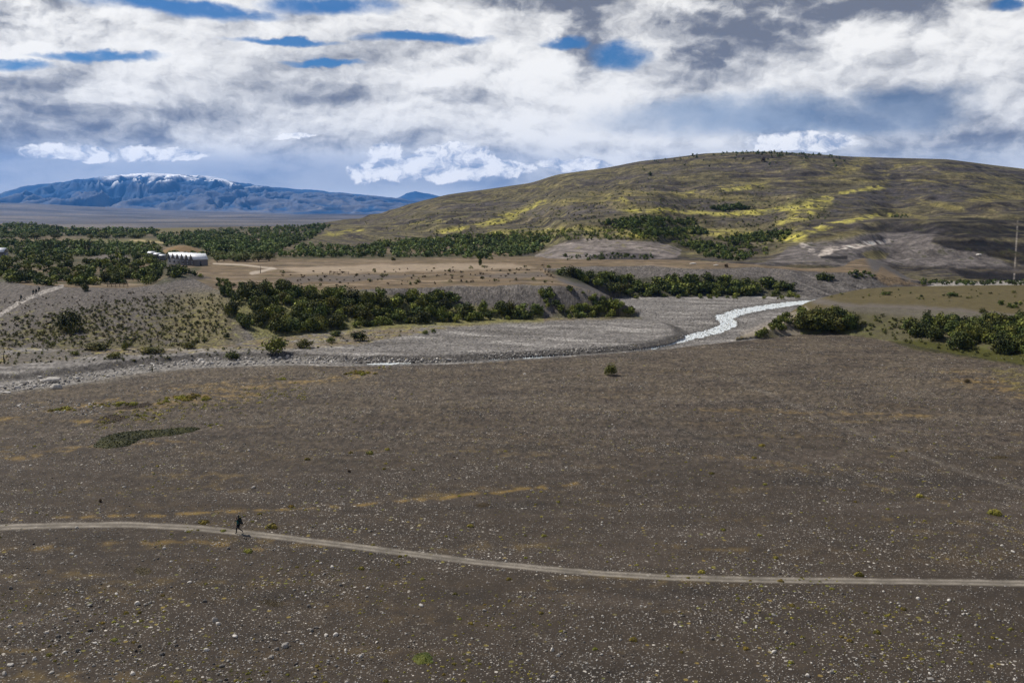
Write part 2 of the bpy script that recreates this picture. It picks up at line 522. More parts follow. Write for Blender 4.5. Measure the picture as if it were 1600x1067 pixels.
def stroke(pts, w, soft=1.5, y0=0, y1=1e9, raw=False):
    qx, qy = (PX, PY) if raw else (QX, QY)
    P = [(a, b * 2.2) for a, b in pts]           # vertical distances count more: the ground is seen at a slant
    d = sdist(qx, qy * 2.2, P, False, 60) / 2.2
    return sstep(d, w + soft, max(0.0, w - soft)) * ((YG > y0) & (YG < y1))


COL = np.zeros((NY, NU, 3), np.float32)


def mixc(m, c):
    global COL
    COL += (np.array(c, np.float32)[None, None, :] - COL) * np.asarray(m, np.float32)[..., None]


f1 = fbm(XG / 2.2, YG / 2.2, 4, 101)
f2 = fbm(XG / 14, YG / 11, 4, 105)
f3 = fbm(XG / 40 + YG / 90, YG / 9, 4, 109)
f4 = fbm(XG / 120, YG / 60, 4, 113)
# plain
COL[:] = (0.084, 0.069, 0.058)
mixc(sstep(f2, -0.1, 0.5) * 0.6, (0.068, 0.058, 0.052))
mixc(sstep(f3, 0.05, 0.45) * 0.55, (0.120, 0.100, 0.088))
mixc(sstep(f3, -0.12, -0.45) * 0.5 * sstep(f1, -0.3, 0.2), (0.115, 0.085, 0.050))
lich = fbm(XG / 26 + YG / 40 + 5, YG / 5, 5, 117)
farp = sstep(YG, 150, 230)
rightp = sstep(PX, 900, 1300)
mixc(sstep(lich, 0.12, 0.45) * 0.55 * sstep(f1, -0.15, 0.3), (0.180, 0.130, 0.048))
mixc(sstep(fbm(XG / 17 + 9, YG / 9, 5, 119) + 0.3 * f1, 0.22, 0.5) * 0.6, (0.045, 0.040, 0.038))
mixc(sstep(YG, 110, 200) * 0.75 * sstep(f2 + f1 * 0.5, -0.5, 0.4), (0.152, 0.126, 0.097))  # paler, pebblier far plain; near plain kept dark as painted-in shade
# moss and lichen streaks on the plain
for pts, w, s in (([(0, 812), (200, 806), (400, 797), (600, 787), (760, 770), (900, 755)], 2.2, .8),
                  ([(0, 722), (120, 700), (300, 690)], 3, .6), ([(130, 660), (220, 640), (300, 622), (400, 618)], 6, .6),
                  ([(330, 610), (450, 600), (560, 588), (600, 575)], 4, .6), ([(1100, 640), (1300, 645), (1450, 650)], 3, .4),
                  ([(0, 655), (100, 640), (250, 610), (420, 590)], 3, .5), ([(1500, 590), (1560, 600), (1700, 640)], 12, .5),
                  ([(0, 860), (150, 850), (300, 845), (420, 860)], 3, .5), ([(1000, 700), (1200, 720), (1500, 790)], 3, .4)):
    mixc(stroke(pts, w, w * 0.95, 40, 260) * s * sstep(f1 + 0.7 * lich, -0.15, 0.3), (0.27, 0.185, 0.055))
# river bed and gravel bar
bed = is_A & (YG > c1[0][None, :] - 2) & (YG < 520)
mixc(bed * 1.0, (0.165, 0.156, 0.152))
mixc(bed * sstep(fbm(XG / 18 + YG / 22, YG / 7 + nB * 2.2, 5, 121), 0.0, 0.4) * 0.75, (0.30, 0.288, 0.280))
mixc(bed * sstep(fbm(XG / 22 + YG / 20, YG / 6 + nB * 2.6, 5, 122), 0.08, 0.4) * 0.65, (0.085, 0.078, 0.074))
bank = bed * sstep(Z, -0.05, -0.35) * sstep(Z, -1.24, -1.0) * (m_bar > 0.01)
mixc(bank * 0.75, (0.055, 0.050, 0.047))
mixc(poly([(-300, 625), (0, 602), (200, 574), (330, 560), (470, 556), (560, 560), (500, 570), (300, 577), (120, 602), (0, 616)], 3, 100, 300) * 0.6, (0.20, 0.19, 0.18))
lb = poly([(-300, 572), (0, 572), (150, 556), (300, 550), (420, 547), (560, 538), (700, 512), (800, 503), (990, 497), (980, 490), (700, 498), (450, 515), (340, 530), (0, 530), (-300, 530)], 3, 180, 400) * (YG < 330)
mixc(lb * 0.9 * sstep(f1 + f2, -0.6, 0.3), (0.150, 0.112, 0.062))
mixc(lb * 0.8 * sstep(f1, 0.1, 0.4), (0.24, 0.22, 0.05))
mixc(poly([(0, 572), (20, 552), (130, 545), (160, 556), (80, 562)], 3, 180, 300) * .8, (0.105, 0.097, 0.092))
# bluff slopes
sB = slopeB & is_B
mixc(sB * 1.0, (0.128, 0.116, 0.110))
mixc(sB * sstep(f2 + f1 * 0.7, 0.1, 0.5) * 0.6, (0.17, 0.155, 0.145))
leftsl = sB * sstep(PX, 400, 330)
mixc(leftsl * 0.9, (0.108, 0.096, 0.090))
mixc(leftsl * sstep(PY + f2 * 25 + (PX - 100) * 0.13, 482, 512) * sstep(f1 + f2, -0.35, 0.25), (0.105, 0.092, 0.045))
mixc(leftsl * sstep(PX + f2 * 40, 240, 310) * sstep(PY, 445, 470) * 0.8, (0.150, 0.130, 0.055))
mixc(sB * sstep(f1, 0.15, 0.5) * sstep(PY, 465, 500) * sstep(PX, 500, 350) * 0.8, (0.19, 0.185, 0.045))
mixc(poly([(345, 480), (400, 440), (560, 456), (760, 480), (850, 490), (850, 502), (560, 515), (400, 530)], 4, 240, 330) * .8, (0.165, 0.160, 0.045))
mixc(poly([(860, 498), (880, 480), (960, 468), (1000, 497)], 4, 240, 330) * .7, (0.11, 0.105, 0.04))
scar = sB * sstep(PX, 1225, 1250)
mixc(scar * 0.9, (0.105, 0.097, 0.094))
mixc(scar * sstep(fbm(XG / 4 + Z / 3, Z / 5, 4, 125), 0.12, 0.35) * .6, (0.20, 0.185, 0.175))
mixc(scar * sstep(fbm(XG / 5 + Z / 2 + 20, Z / 3, 4, 126), 0.1, 0.35) * .6, (0.035, 0.033, 0.034))
# terrace top
top = is_B & ~slopeB & (YG < 2600)
mixc(top * 1.0, (0.168, 0.122, 0.074))
mixc(top * sstep(f3, 0.0, 0.4) * 0.7, (0.290, 0.225, 0.160))
mixc(top * sstep(f2, 0.1, 0.5) * 0.7, (0.150, 0.120, 0.055))
mixc(top * sstep(fbm(XG / 60, YG / 8, 4, 131), 0.12, 0.4) * 0.6, (0.13, 0.105, 0.08))
mixc(top * sstep(f1, 0.2, 0.5) * 0.5, (0.10, 0.075, 0.04))
tm = fbm(XG / 7, YG / 9, 5, 193, 0.6)
COL *= (1 + (top | (is_C & ~slopeC)) * 0.75 * tm)[..., None].clip(0.5, 1.7).astype(np.float32)
mixc((top | (is_C & ~slopeC)) * sstep(tm, 0.2, 0.42) * .45, (0.075, 0.068, 0.030))
mixc(poly([(430, 420), (600, 412), (800, 413), (840, 419), (620, 425), (480, 428)], 2.5, 300, 700) * .55, (0.38, 0.31, 0.24))
mixc(stroke([(335, 412), (380, 414), (430, 420)], 1.2, .8, 300, 700, True) * .7, (0.42, 0.37, 0.31))
mixc(stroke([(395, 428), (410, 424), (425, 420)], 2.0, 1, 300, 700) * .7, (0.40, 0.35, 0.30))
mixc(poly([(430, 437), (470, 432), (600, 428), (650, 432), (560, 440), (460, 442)], 2, 300, 600) * .7, (0.12, 0.105, 0.098))
mixc(poly([(740, 430), (850, 425), (860, 432), (780, 436)], 2, 300, 600) * .6, (0.13, 0.115, 0.11))
for pts in ([(255, 440), (300, 428), (330, 436), (300, 437)], [(225, 422), (265, 408), (278, 414), (262, 422)]):
    mixc(poly(pts, 2, 300, 600) * .85, (0.06, 0.055, 0.055))
# forest floor, left and behind the plain
forest_l = [(-400, 352), (0, 352), (250, 356), (440, 352), (505, 350), (480, 372), (540, 392), (700, 396), (840, 402), (560, 405), (330, 404),
            (300, 432), (250, 444), (100, 445), (-400, 440)]
mixc(poly(forest_l, 3, 320, 2600) * .8 * sstep(f2 + f1 * .6 + f4, -0.45, 0.1), (0.062, 0.066, 0.026))
mixc(poly([(100, 373), (240, 374), (330, 372), (300, 380), (120, 380)], 2, 500, 2000) * .7, (0.15, 0.145, 0.05))
mixc(poly([(0, 374), (100, 372), (110, 377), (0, 379)], 1.5, 500, 2000) * .7, (0.20, 0.155, 0.09))
mixc(poly([(195, 358), (300, 354), (330, 358), (290, 366), (210, 366)], 2, 800, 2000) * .8, (0.15, 0.13, 0.05))
mixc(stroke([(205, 376), (260, 379)], 1.3, .8, 500, 2000) * .8, (0.36, 0.29, 0.15))
mixc(poly([(135, 405), (160, 396), (195, 396), (200, 402), (160, 408)], 2, 350, 700) * .75, (0.16, 0.14, 0.13))
mixc(np.exp(-(((XG - u0 * 545) / 11) ** 2 + ((YG - 545) / 16) ** 2)) > 0.18, (0.235, 0.160, 0.085))
# far plain and pale hills
ff = is_B & (YG > 2300)
fn = fbm(XG / 900, YG / 700, 5, 141)
mixc(ff * 1.0, (0.190, 0.180, 0.190))
mixc(ff * sstep(fn, 0.0, 0.35) * 0.75, (0.33, 0.29, 0.255))
mixc(ff * sstep(fn, -0.03, -0.35) * 0.8, (0.075, 0.075, 0.085))
mixc(ff * sstep(fbm(XG / 260, YG / 300, 4, 143), 0.1, 0.4) * 0.5, (0.085, 0.085, 0.075))
# right terrace
tC = is_C & ~slopeC
mixc(tC * 1.0, (0.125, 0.102, 0.045))
mixc(tC * sstep(f2 + f1 * .5, 0.1, 0.5) * .6, (0.115, 0.100, 0.042))
mixc(tC * sstep(f3, 0.1, 0.4) * .5, (0.155, 0.125, 0.060))
mixc(stroke([(1280, 470), (1330, 480), (1400, 480), (1500, 487), (1620, 499)], 4.5, 3, 200, 340) * .8, (0.150, 0.132, 0.122))
mixc((slopeC & is_C) * 0.9, (0.095, 0.088, 0.042))
mixc((slopeC & is_C) * sstep(f1 + f2, 0.1, 0.5) * .7, (0.11, 0.115, 0.035))
mixc((slopeC & is_C) * sstep(PY - 0.09 * (PX - 1300), 489, 480) * .6, (0.14, 0.125, 0.115))
mixc((is_C & (PX < 1250)) * sstep(f2, -0.2, 0.3) * .8, (0.28, 0.24, 0.20))
gm = poly([(1395, 534), (1440, 532), (1600, 553), (1800, 570), (1800, 600), (1600, 572), (1480, 553), (1420, 545)], 3, 150, 320)
mixc(gm * .9, (0.062, 0.064, 0.012))
mixc(poly([(1540, 575), (1600, 575), (1800, 590), (1800, 640), (1590, 612)], 5, 150, 300) * .6 * sstep(f1, -.2, .2), (0.17, 0.15, 0.03))
mixc(poly([(1165, 530), (1150, 520), (1190, 505), (1240, 490), (1262, 478), (1268, 484), (1235, 505), (1200, 520)], 2, 200, 340) * .6, (0.27, 0.24, 0.21))
gyz, gxz = np.gradient(Z)
slp = np.hypot(gyz / np.gradient(YG, axis=0), gxz / np.maximum(np.gradient(XG, axis=1), 1e-3))
mixc((is_B & (YG < 520) & (YG > 280) & ~slopeB) * sstep(slp, 0.12, 0.28) * sstep(PX, 850, 880), (0.128, 0.116, 0.110))
mixc((is_B & (YG < 520)) * poly([(858, 424), (900, 422), (960, 426), (1000, 434), (1130, 432), (1230, 438), (1250, 466), (985, 466), (960, 458), (930, 446), (890, 440)], 3, 300, 560) * .85, (0.060, 0.062, 0.026))
# the hill
H = is_hill.astype(np.float32)
hv = hfrac + 0.035 * fbm(XG / 160, YG / 200, 4, 149)
con = fbm(XG / 130 + 3, hv * 19, 5, 151)
con2 = fbm(XG / 55, hv * 52 + 7, 5, 153)
hbig = fbm(XG / 330 + 1, YG / 260, 4, 155)
mixc(H, (0.098, 0.086, 0.052))
mixc(H * sstep(con, 0.00, 0.14) * .9, (0.062, 0.054, 0.054))
mixc(H * sstep(con, -0.12, -0.36) * .5, (0.150, 0.132, 0.060))
mixc(H * sstep(con2, 0.05, 0.35) * .5, (0.055, 0.048, 0.045))
mixc(H * sstep(con2, -0.15, -0.4) * .5, (0.17, 0.14, 0.08))
mixc(H * sstep(f1 + con2, -0.4, 0.2) * sstep(hbig + con * 0.8, 0.16, 0.42) * sstep(PX, 600, 800) * sstep(PX, 1350, 1250) * sstep(PY, 285, 325) * .6, (0.190, 0.185, 0.055))
mixc(H * sstep(f2, 0.15, 0.5) * .35, (0.14, 0.125, 0.05))
fh1 = fbm(XG / 8, YG / 13, 5, 181, 0.6); fh2 = fbm(XG / 22 + 5, hv * 80, 4, 183, 0.6)
brk0 = fbm(XG / 13, YG / 30, 5, 171, 0.62)
con3 = fbm(XG / 45 + 4, hv * 150, 4, 173)
mixc(H * sstep(con3, 0.1, 0.3) * .45, (0.045, 0.040, 0.037))
mixc(H * sstep(con3, -0.15, -0.35) * .35, (0.17, 0.15, 0.075))
YEL = (0.270, 0.245, 0.052); OLI = (0.160, 0.138, 0.055); SCR = (0.088, 0.078, 0.078); DRK = (0.024, 0.021, 0.024)
for pts, w, c_, s in (
        ([(560, 352), (640, 335), (760, 318)], 3, SCR, .5), ([(700, 325), (830, 320)], 5, SCR, .7), ([(840, 333), (970, 325)], 8, SCR, .8),
        ([(1020, 318), (1140, 322)], 7, SCR, .8), ([(1040, 268), (1200, 262)], 6, SCR, .6), ([(900, 285), (1040, 275)], 6, SCR, .55),
        ([(1130, 345), (1220, 338)], 6, SCR, .8), ([(1300, 322), (1380, 303), (1480, 305)], 17, (0.072, 0.066, 0.070), .9),
        ([(1540, 318), (1590, 322)], 8, DRK, .6), ([(1360, 255), (1390, 260)], 6, SCR, .8), ([(1420, 266), (1460, 266)], 7, SCR, .8),
        ([(1230, 262), (1300, 262)], 5, SCR, .7), ([(1150, 305), (1250, 298)], 5, SCR, .7), ([(1460, 262), (1600, 270)], 6, SCR, .35),
        ([(1290, 352), (1350, 343)], 5, SCR, .9), ([(1310, 330), (1400, 326)], 2, DRK, .7),
        ([(1235, 374), (1262, 364), (1300, 352), (1340, 341)], 4.5, YEL, .8), ([(1330, 343), (1370, 337), (1400, 336)], 3.2, YEL, .8), ([(1400, 336), (1425, 337), (1448, 341)], 2.2, OLI, .9), ([(1236, 352), (1256, 334), (1276, 318)], 9, YEL, .7), ([(1262, 330), (1285, 312)], 5, YEL, .8),
        ([(1285, 312), (1330, 298), (1380, 289)], 3.5, YEL, .75), ([(1140, 336), (1240, 326)], 5, YEL, .75), ([(1000, 326), (1060, 331), (1150, 335)], 3.5, YEL, .7),
        ([(1050, 304), (1120, 297), (1200, 290)], 4, YEL, .65), ([(930, 303), (1000, 300), (1100, 306), (1170, 312)], 4.5, OLI, .9),
        ([(955, 310), (985, 324), (1040, 331)], 6, YEL, .7), ([(690, 362), (740, 354), (800, 336), (845, 318)], 5, YEL, .75),
        ([(770, 365), (900, 358), (1000, 366)], 5, YEL, .5), ([(1000, 368), (1100, 362), (1250, 372)], 6, YEL, .6),
        ([(510, 366), (560, 360)], 3, YEL, .7), ([(640, 350), (690, 345)], 3, YEL, .4), ([(870, 318), (950, 315)], 5, OLI, .8),
        ([(1110, 291), (1200, 284), (1300, 281), (1450, 284), (1600, 291)], 1.8, OLI, .95), ([(1250, 256), (1280, 266), (1300, 274)], 1.5, OLI, .8),
        ([(1315, 270), (1330, 260), (1350, 252)], 7, OLI, .9), ([(1375, 274), (1400, 262), (1440, 256)], 2.5, OLI, .9),
        ([(1450, 257), (1480, 272), (1560, 280)], 3, OLI, .8), ([(1440, 317), (1500, 325), (1540, 311), (1600, 306)], 6, OLI, .95),
        ([(1545, 330), (1590, 325)], 3, OLI, .6), ([(870, 272), (1000, 262), (1130, 250)], 3, OLI, .4), ([(750, 300), (900, 290)], 3, OLI, .5)):
    brk = 0.12 + 0.88 * sstep(brk0 + 0.35 * con2, -0.12, 0.10)
    mixc(H * stroke(pts, w * 0.95, w * 0.5, 300, 2200) * s * brk, c_)
GREYS = (0.150, 0.132, 0.126)
mixc(H * poly([(832, 400), (850, 388), (880, 377), (912, 371), (960, 373), (1030, 379), (1066, 391), (1062, 404), (1000, 408), (850, 408)], 2, 400, 1200) * .95, GREYS)
mixc(H * poly([(925, 402), (960, 394), (1010, 395), (1040, 403), (1000, 410), (930, 410)], 1.5, 400, 1200) * .8, (0.062, 0.056, 0.060))
mixc(H * poly([(1180, 414), (1240, 384), (1300, 372), (1390, 361), (1478, 352), (1490, 358), (1455, 372), (1450, 382), (1540, 396), (1605, 424), (1500, 420), (1340, 410), (1340, 418)], 2.5, 400, 1200) * .95, (0.112, 0.101, 0.100))
mixc(H * poly([(1275, 378), (1340, 355), (1400, 356), (1330, 372)], 4, 400, 1200) * .6, OLI)
mixc(H * (0.45 + 0.55 * sstep(con2, -.4, .1)) * poly([(1380, 362), (1470, 345), (1530, 340), (1900, 345), (1900, 380), (1600, 372), (1480, 372), (1460, 366)], 2.5, 400, 1300) * .85, DRK)
mixc(H * (0.5 + 0.5 * sstep(con2, -.5, .1)) * poly([(1448, 378), (1520, 376), (1600, 380), (1900, 390), (1900, 420), (1605, 412), (1530, 396), (1470, 388)], 2, 400, 1300) * .95, DRK)
mixc(H * (0.5 + 0.5 * sstep(con2, -.4, .2)) * poly([(1475, 420), (1540, 417), (1900, 420), (1900, 445), (1550, 443), (1500, 436)], 2, 400, 1300) * .9, DRK)
mixc(H * poly([(1330, 358), (1400, 348), (1460, 352), (1400, 364)], 2, 400, 1300) * .8, (0.050, 0.045, 0.047))
mixc(H * stroke([(1276, 402), (1296, 388), (1330, 384), (1385, 378)], 3.2, 1.6, 400, 1200) * .75 * sstep(fh1 + brk0, -0.35, 0.1), (0.36, 0.32, 0.29))
mixc(H * stroke([(1258, 382), (1264, 398)], 3, 2, 400, 1200) * .6 * sstep(brk0 + fh1, -0.3, 0.1), (0.32, 0.29, 0.27))
mixc(H * poly([(1272, 403), (1320, 399), (1320, 405), (1280, 407)], 1.5, 400, 1200) * .85, DRK)
mixc(H * poly([(1340, 395), (1360, 390), (1390, 398), (1380, 405), (1350, 403)], 2, 400, 1200) * .8, OLI)
mixc(H * stroke([(1590, 345), (1588, 380), (1586, 410), (1584, 441)], .5, .4, 300, 1300, True) * .45 * sstep(con2, -.5, 0), (0.30, 0.27, 0.25))
mixc(H * stroke([(1380, 432), (1400, 437), (1430, 441)], 2, 1, 300, 900) * .7, (0.30, 0.27, 0.26))
mixc((sB | top) * poly([(1375, 416), (1410, 436), (1450, 445), (1385, 446), (1360, 432)], 3, 380, 620) * .7, (0.21, 0.145, 0.075))
bedR = is_A & (YG > 380) & (PX > 1440)
mixc(bedR * 1.0, (0.27, 0.255, 0.24))

# the trails
main_path = [(-300, 818), (-100, 822), (0, 824), (100, 820), (200, 819), (300, 824), (380, 832), (450, 840), (550, 853), (650, 866), (750, 878), (850, 888), (950, 896),
             (1050, 902), (1200, 906), (1350, 907), (1500, 909), (1700, 914), (2000, 925)]
PXw = PX + f1 * 3
def path_d(pts, wob):
    P = [(a, b) for a, b in pts]
    return sdist(PXw, PY + wob * (f1 * 0.9 + f2 * 1.0), P, False, 40)
pd = path_d(main_path, 1.0)
pd = np.where((YG > 60) & (YG < 180), pd, 99)
wpath = 4.4 + 0.8 * f2
m_path = sstep(pd, wpath + 1.5, wpath - 1.2)
mixc(m_path * .9, (0.235, 0.220, 0.205))
mixc(sstep(np.abs(pd - 2.6), 1.6, 0.2) * sstep(f1, -.6, 0.2) * .7, (0.36, 0.34, 0.32))
mixc(sstep(pd, 1.2, 0.2) * .35, (0.12, 0.108, 0.10))
pd2 = path_d([(-60, 520), (0, 492), (20, 479), (45, 466), (70, 456), (97, 447)], .2)
pd2 = np.where((YG > 230) & (YG < 420), pd2, 99)
m_path2 = sstep(pd2, 3.4, 2.0)
mixc(m_path2 * .9, (0.30, 0.28, 0.265))
mixc(stroke([(1150, 594), (1200, 615), (1280, 650), (1350, 680), (1420, 705), (1500, 735), (1640, 775)], 2.2, 2, 60, 260, True) * .5, (0.165, 0.148, 0.135))
mixc(stroke([(1000, 660), (1180, 705), (1300, 745), (1450, 775)], 5, 4, 60, 260) * .35, (0.060, 0.055, 0.052))
mixc(stroke([(560, 640), (800, 620), (1000, 640), (1150, 700)], 3, 3, 60, 260) * .2, (0.14, 0.125, 0.115))
# water
wat_pts = [(1300, 469.5, 2.0), (1270, 471, 2.6), (1230, 475, 3.2), (1190, 481, 4), (1155, 487, 4.5), (1130, 496, 6), (1140, 506, 6), (1118, 517, 4.8),
           (1085, 525, 4.2), (1050, 533, 4.6), (1020, 540, 4.2), (985, 545, 1.6), (930, 549, 0.6), (870, 555, 1.8), (820, 558, 1.4), (760, 562, 0.0), (640, 567, 0.0), (620, 567, 1.6), (575, 568.5, 1.2)]
wm = np.full(PX.shape, 40.0, np.float32)
for (ax, ay, aw), (bx, by, bw) in zip(wat_pts[:-1], wat_pts[1:]):
    d = sdist(PX + f1 * 4, (PY + f1 * 1.0) * 2.0, [(ax, ay * 2.0), (bx, by * 2.0)], False, 30) / 2.0 - (aw + bw) / 2
    wm = np.minimum(wm, d)
wm = wm + 1.6 * fbm(XG / 5, YG / 7, 4, 521)
is_wat = (wm < 0) & (YG > 180) & (YG < 420) & is_A & (Z < -0.92)
mixc(bed * sstep(wm, 6, 0) * .7, (0.085, 0.080, 0.077))
Z = np.where(is_wat, -1.33, Z)
COL *= (1 + is_hill * (0.75 * fh1 + 0.55 * fh2))[..., None].clip(0.35, 1.8).astype(np.float32)
mixc(H * sstep(fh1 - 0.3 * con, 0.24, 0.40) * .7, (0.052, 0.055, 0.022))
mixc(H * sstep(-fh1 + fh2 * .5, 0.26, 0.42) * .5 * sstep(PX, 1350, 1150), (0.22, 0.195, 0.08))
COL *= (1 + 0.30 * f1 + 0.10 * fbm(XG / 0.8, YG / 0.8, 2, 161))[..., None].clip(0.5, 1.6)
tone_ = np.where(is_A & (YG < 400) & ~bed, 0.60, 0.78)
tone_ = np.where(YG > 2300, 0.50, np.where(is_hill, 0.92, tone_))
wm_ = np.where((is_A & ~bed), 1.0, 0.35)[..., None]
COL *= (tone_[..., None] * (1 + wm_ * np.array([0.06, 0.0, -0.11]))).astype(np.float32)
pb = vnoise(XG / 0.55, YG / 1.3, 531) + 0.45 * vnoise(XG / 1.5, YG / 3.0, 533)
COL *= (1 + 0.70 * pb * (is_A | sB) * sstep(YG, 90, 170))[..., None].clip(0.45, 1.9).astype(np.float32)
for msk_, piv, ex in ((is_hill, 0.075, 1.55), (top | tC, 0.12, 1.3), (is_A | sB, 0.085, 1.2)):
    g_ = COL.mean(-1, keepdims=True) / piv
    COL = np.where(msk_[..., None] > 0, COL * np.clip(g_, 0.25, 4) ** (ex - 1), COL).astype(np.float32)
COL = COL.clip(0.010, 0.6)
# how stony the surface is
GRV = np.clip(1.0 * is_A + 0.7 * sB * (1 - scar) + 0.25 * slopeC - 0.7 * m_path - 0.9 * gm - .8 * m_path2, 0, 1)
GRV *= np.where(is_A, 0.30 + 0.85 * sstep(fbm(XG / 24 + YG / 50, YG / 8, 5, 191) + 0.4 * f1, -0.32, 0.25), 1)
GRV = np.where((YG > 520), 0.0, GRV).astype(np.float32)


# ------------------------------------------------------------------ mesh and object helpers
def mesh_np(name, V, Fc, nper, mats, smooth=False, attrs=None, mat_idx=None):
    me = bpy.data.meshes.new(name)
    V = np.ascontiguousarray(V, np.float32); Fc = np.ascontiguousarray(Fc, np.int32)
    me.vertices.add(len(V)); me.vertices.foreach_set('co', V.ravel())
    me.loops.add(Fc.size); me.loops.foreach_set('vertex_index', Fc.ravel())
    n = Fc.size // nper
    me.polygons.add(n)
    me.polygons.foreach_set('loop_start', np.arange(n, dtype=np.int32) * nper)
    me.polygons.foreach_set('loop_total', np.full(n, nper, np.int32))
    if smooth:
        me.polygons.foreach_set('use_smooth', np.ones(n, bool))
    if mat_idx is not None:
        me.polygons.foreach_set('material_index', np.asarray(mat_idx, np.int32))
    me.update(calc_edges=True)
    for k, v in (attrs or {}).items():
        v = np.asarray(v, np.float32)
        if v.ndim == 2:
            a = me.attributes.new(k, 'FLOAT_COLOR', 'POINT')
            a.data.foreach_set('color', np.concatenate([v, np.ones((len(v), 1), np.float32)], 1).ravel())
        else:
            a = me.attributes.new(k, 'FLOAT', 'POINT')
            a.data.foreach_set('value', v)
    for m in (mats if isinstance(mats, (list, tuple)) else [mats]):
        me.materials.append(m)
    return me


def link(name, me, parent=None):
    o = bpy.data.objects.new(name, me)
    col.objects.link(o)
    if parent:
        o.parent = parent
    return o


def tag(o, label=None, cat=None, group=None, kind=None):
    if label: o['label'] = label
    if cat: o['category'] = cat
    if group: o['group'] = group
    if kind: o['kind'] = kind
    return o


def empty(name, loc, rz=0.0):
    o = bpy.data.objects.new(name, None)
    col.objects.link(o)
    o.location = loc
    o.rotation_euler = (0, 0, rz)
    o.empty_display_size = 0.1
    return o


def mat(name, color=(0.5, 0.5, 0.5), rough=0.9, spec=0.2, metal=0.0):
    m = bpy.data.materials.new(name)
    m.use_nodes = True
    b = m.node_tree.nodes['Principled BSDF']
    b.inputs['Base Color'].default_value = (*color, 1)
    b.inputs['Roughness'].default_value = rough
    b.inputs['Specular IOR Level'].default_value = spec
    b.inputs['Metallic'].default_value = metal
    return m, m.node_tree, b


def attr(nt, name):
    n = nt.nodes.new('ShaderNodeAttribute')
    n.attribute_name = name
    return n


def noise_mat(name, c1_, c2_, scale, rough=0.9, detail=5, bump=0.0, obj_rand=0.0, spec=0.2):
    m, nt, b = mat(name, c1_, rough, spec)
    E.nt = nt
    tc = nt.nodes.new('ShaderNodeTexCoord')
    n = enoise(tc.outputs['Object'], scale, detail, 0.6)
    c = emix(esmooth(n, 0.32, 0.68), c1_, c2_)
    if obj_rand:
        oi = nt.nodes.new('ShaderNodeObjectInfo')
        hs_ = nt.nodes.new('ShaderNodeHueSaturation')
        v = E(oi.outputs['Random']) * obj_rand + (1 - obj_rand / 2)
        nt.links.new(v.s, hs_.inputs['Value'])
        h = E(oi.outputs['Random']) * (obj_rand * 0.06) + (0.5 - obj_rand * 0.03)
        nt.links.new(h.s, hs_.inputs['Hue'])
        nt.links.new(c, hs_.inputs['Color'])
        c = hs_.outputs[0]
    nt.links.new(c, b.inputs['Base Color'])
    if bump:
        bp = nt.nodes.new('ShaderNodeBump')
        bp.inputs['Strength'].default_value = bump
        bp.inputs['Distance'].default_value = 1 / scale
        nt.links.new(n.s, bp.inputs['Height'])
        nt.links.new(bp.outputs[0], b.inputs['Normal'])
    return m


# ground material: soil colour attribute plus pebbles
def ground_material():
    m, nt, b = mat('stony_ground', rough=0.95, spec=0.15)
    E.nt = nt
    ca = attr(nt, 'soil'); ga = attr(nt, 'stony')
    geo = nt.nodes.new('ShaderNodeNewGeometry')
    g = E(ga.outputs['Fac'])

    def vor(scale):
        v = nt.nodes.new('ShaderNodeTexVoronoi')
        v.inputs['Scale'].default_value = scale
        nt.links.new(geo.outputs['Position'], v.inputs['Vector'])
        s = nt.nodes.new('ShaderNodeSeparateColor')
        nt.links.new(v.outputs['Color'], s.inputs[0])
        return E(v.outputs['Distance']), E(s.outputs[0]), E(s.outputs[1])
    c = ca.outputs['Color']
    clump = enoise(geo.outputs['Position'], 0.22, 4, 0.6)
    big = enoise(geo.outputs['Position'], 0.05, 3, 0.5)
    hts = None
    for sc, thr, amt in ((2.6, 0.955, 0.9), (4.4, 0.90, 0.85), (8.0, 0.82, 0.7)):
        d, r1, r2 = vor(sc)
        msk = esmooth(r1 + (clump - 0.5) * 0.30 + (big - 0.5) * 0.1, thr, thr + 0.02) * esmooth(d, 0.42, 0.30) * g
        tone = emix(r2, (0.17, 0.15, 0.132), (0.66, 0.61, 0.54))
        c = emix(msk * amt, c, tone)
        d2 = esmooth(r2, 0.80, 0.9) * g * esmooth(d, 0.5, 0.3)
        c = emix(d2 * 0.5, c, (0.030, 0.027, 0.026))
        hts = msk if hts is None else hts + msk * 0.5
    # small plants between the stones
    d, r1, r2 = vor(1.5)
    pl = esmooth(r1 + (clump - 0.5) * 0.5, 0.90, 0.93) * esmooth(d, 0.36, 0.22) * g
    c = emix(pl * 0.8, c, emix(r2, (0.13, 0.14, 0.03), (0.24, 0.17, 0.05)))
    fine = enoise(geo.outputs['Position'], 6.0, 6, 0.75)
    c2_ = nt.nodes.new('ShaderNodeHueSaturation')
    nt.links.new((fine * 1.7 + 0.15).s, c2_.inputs['Value'])
    nt.links.new(c, c2_.inputs['Color'])
    nt.links.new(c2_.outputs[0], b.inputs['Base Color'])
    bp = nt.nodes.new('ShaderNodeBump')
    bp.inputs['Strength'].default_value = 0.7
    bp.inputs['Distance'].default_value = 0.10
    nt.links.new((fine + hts * 0.5).s, bp.inputs['Height'])
    nt.links.new(bp.outputs[0], b.inputs['Normal'])
    return m


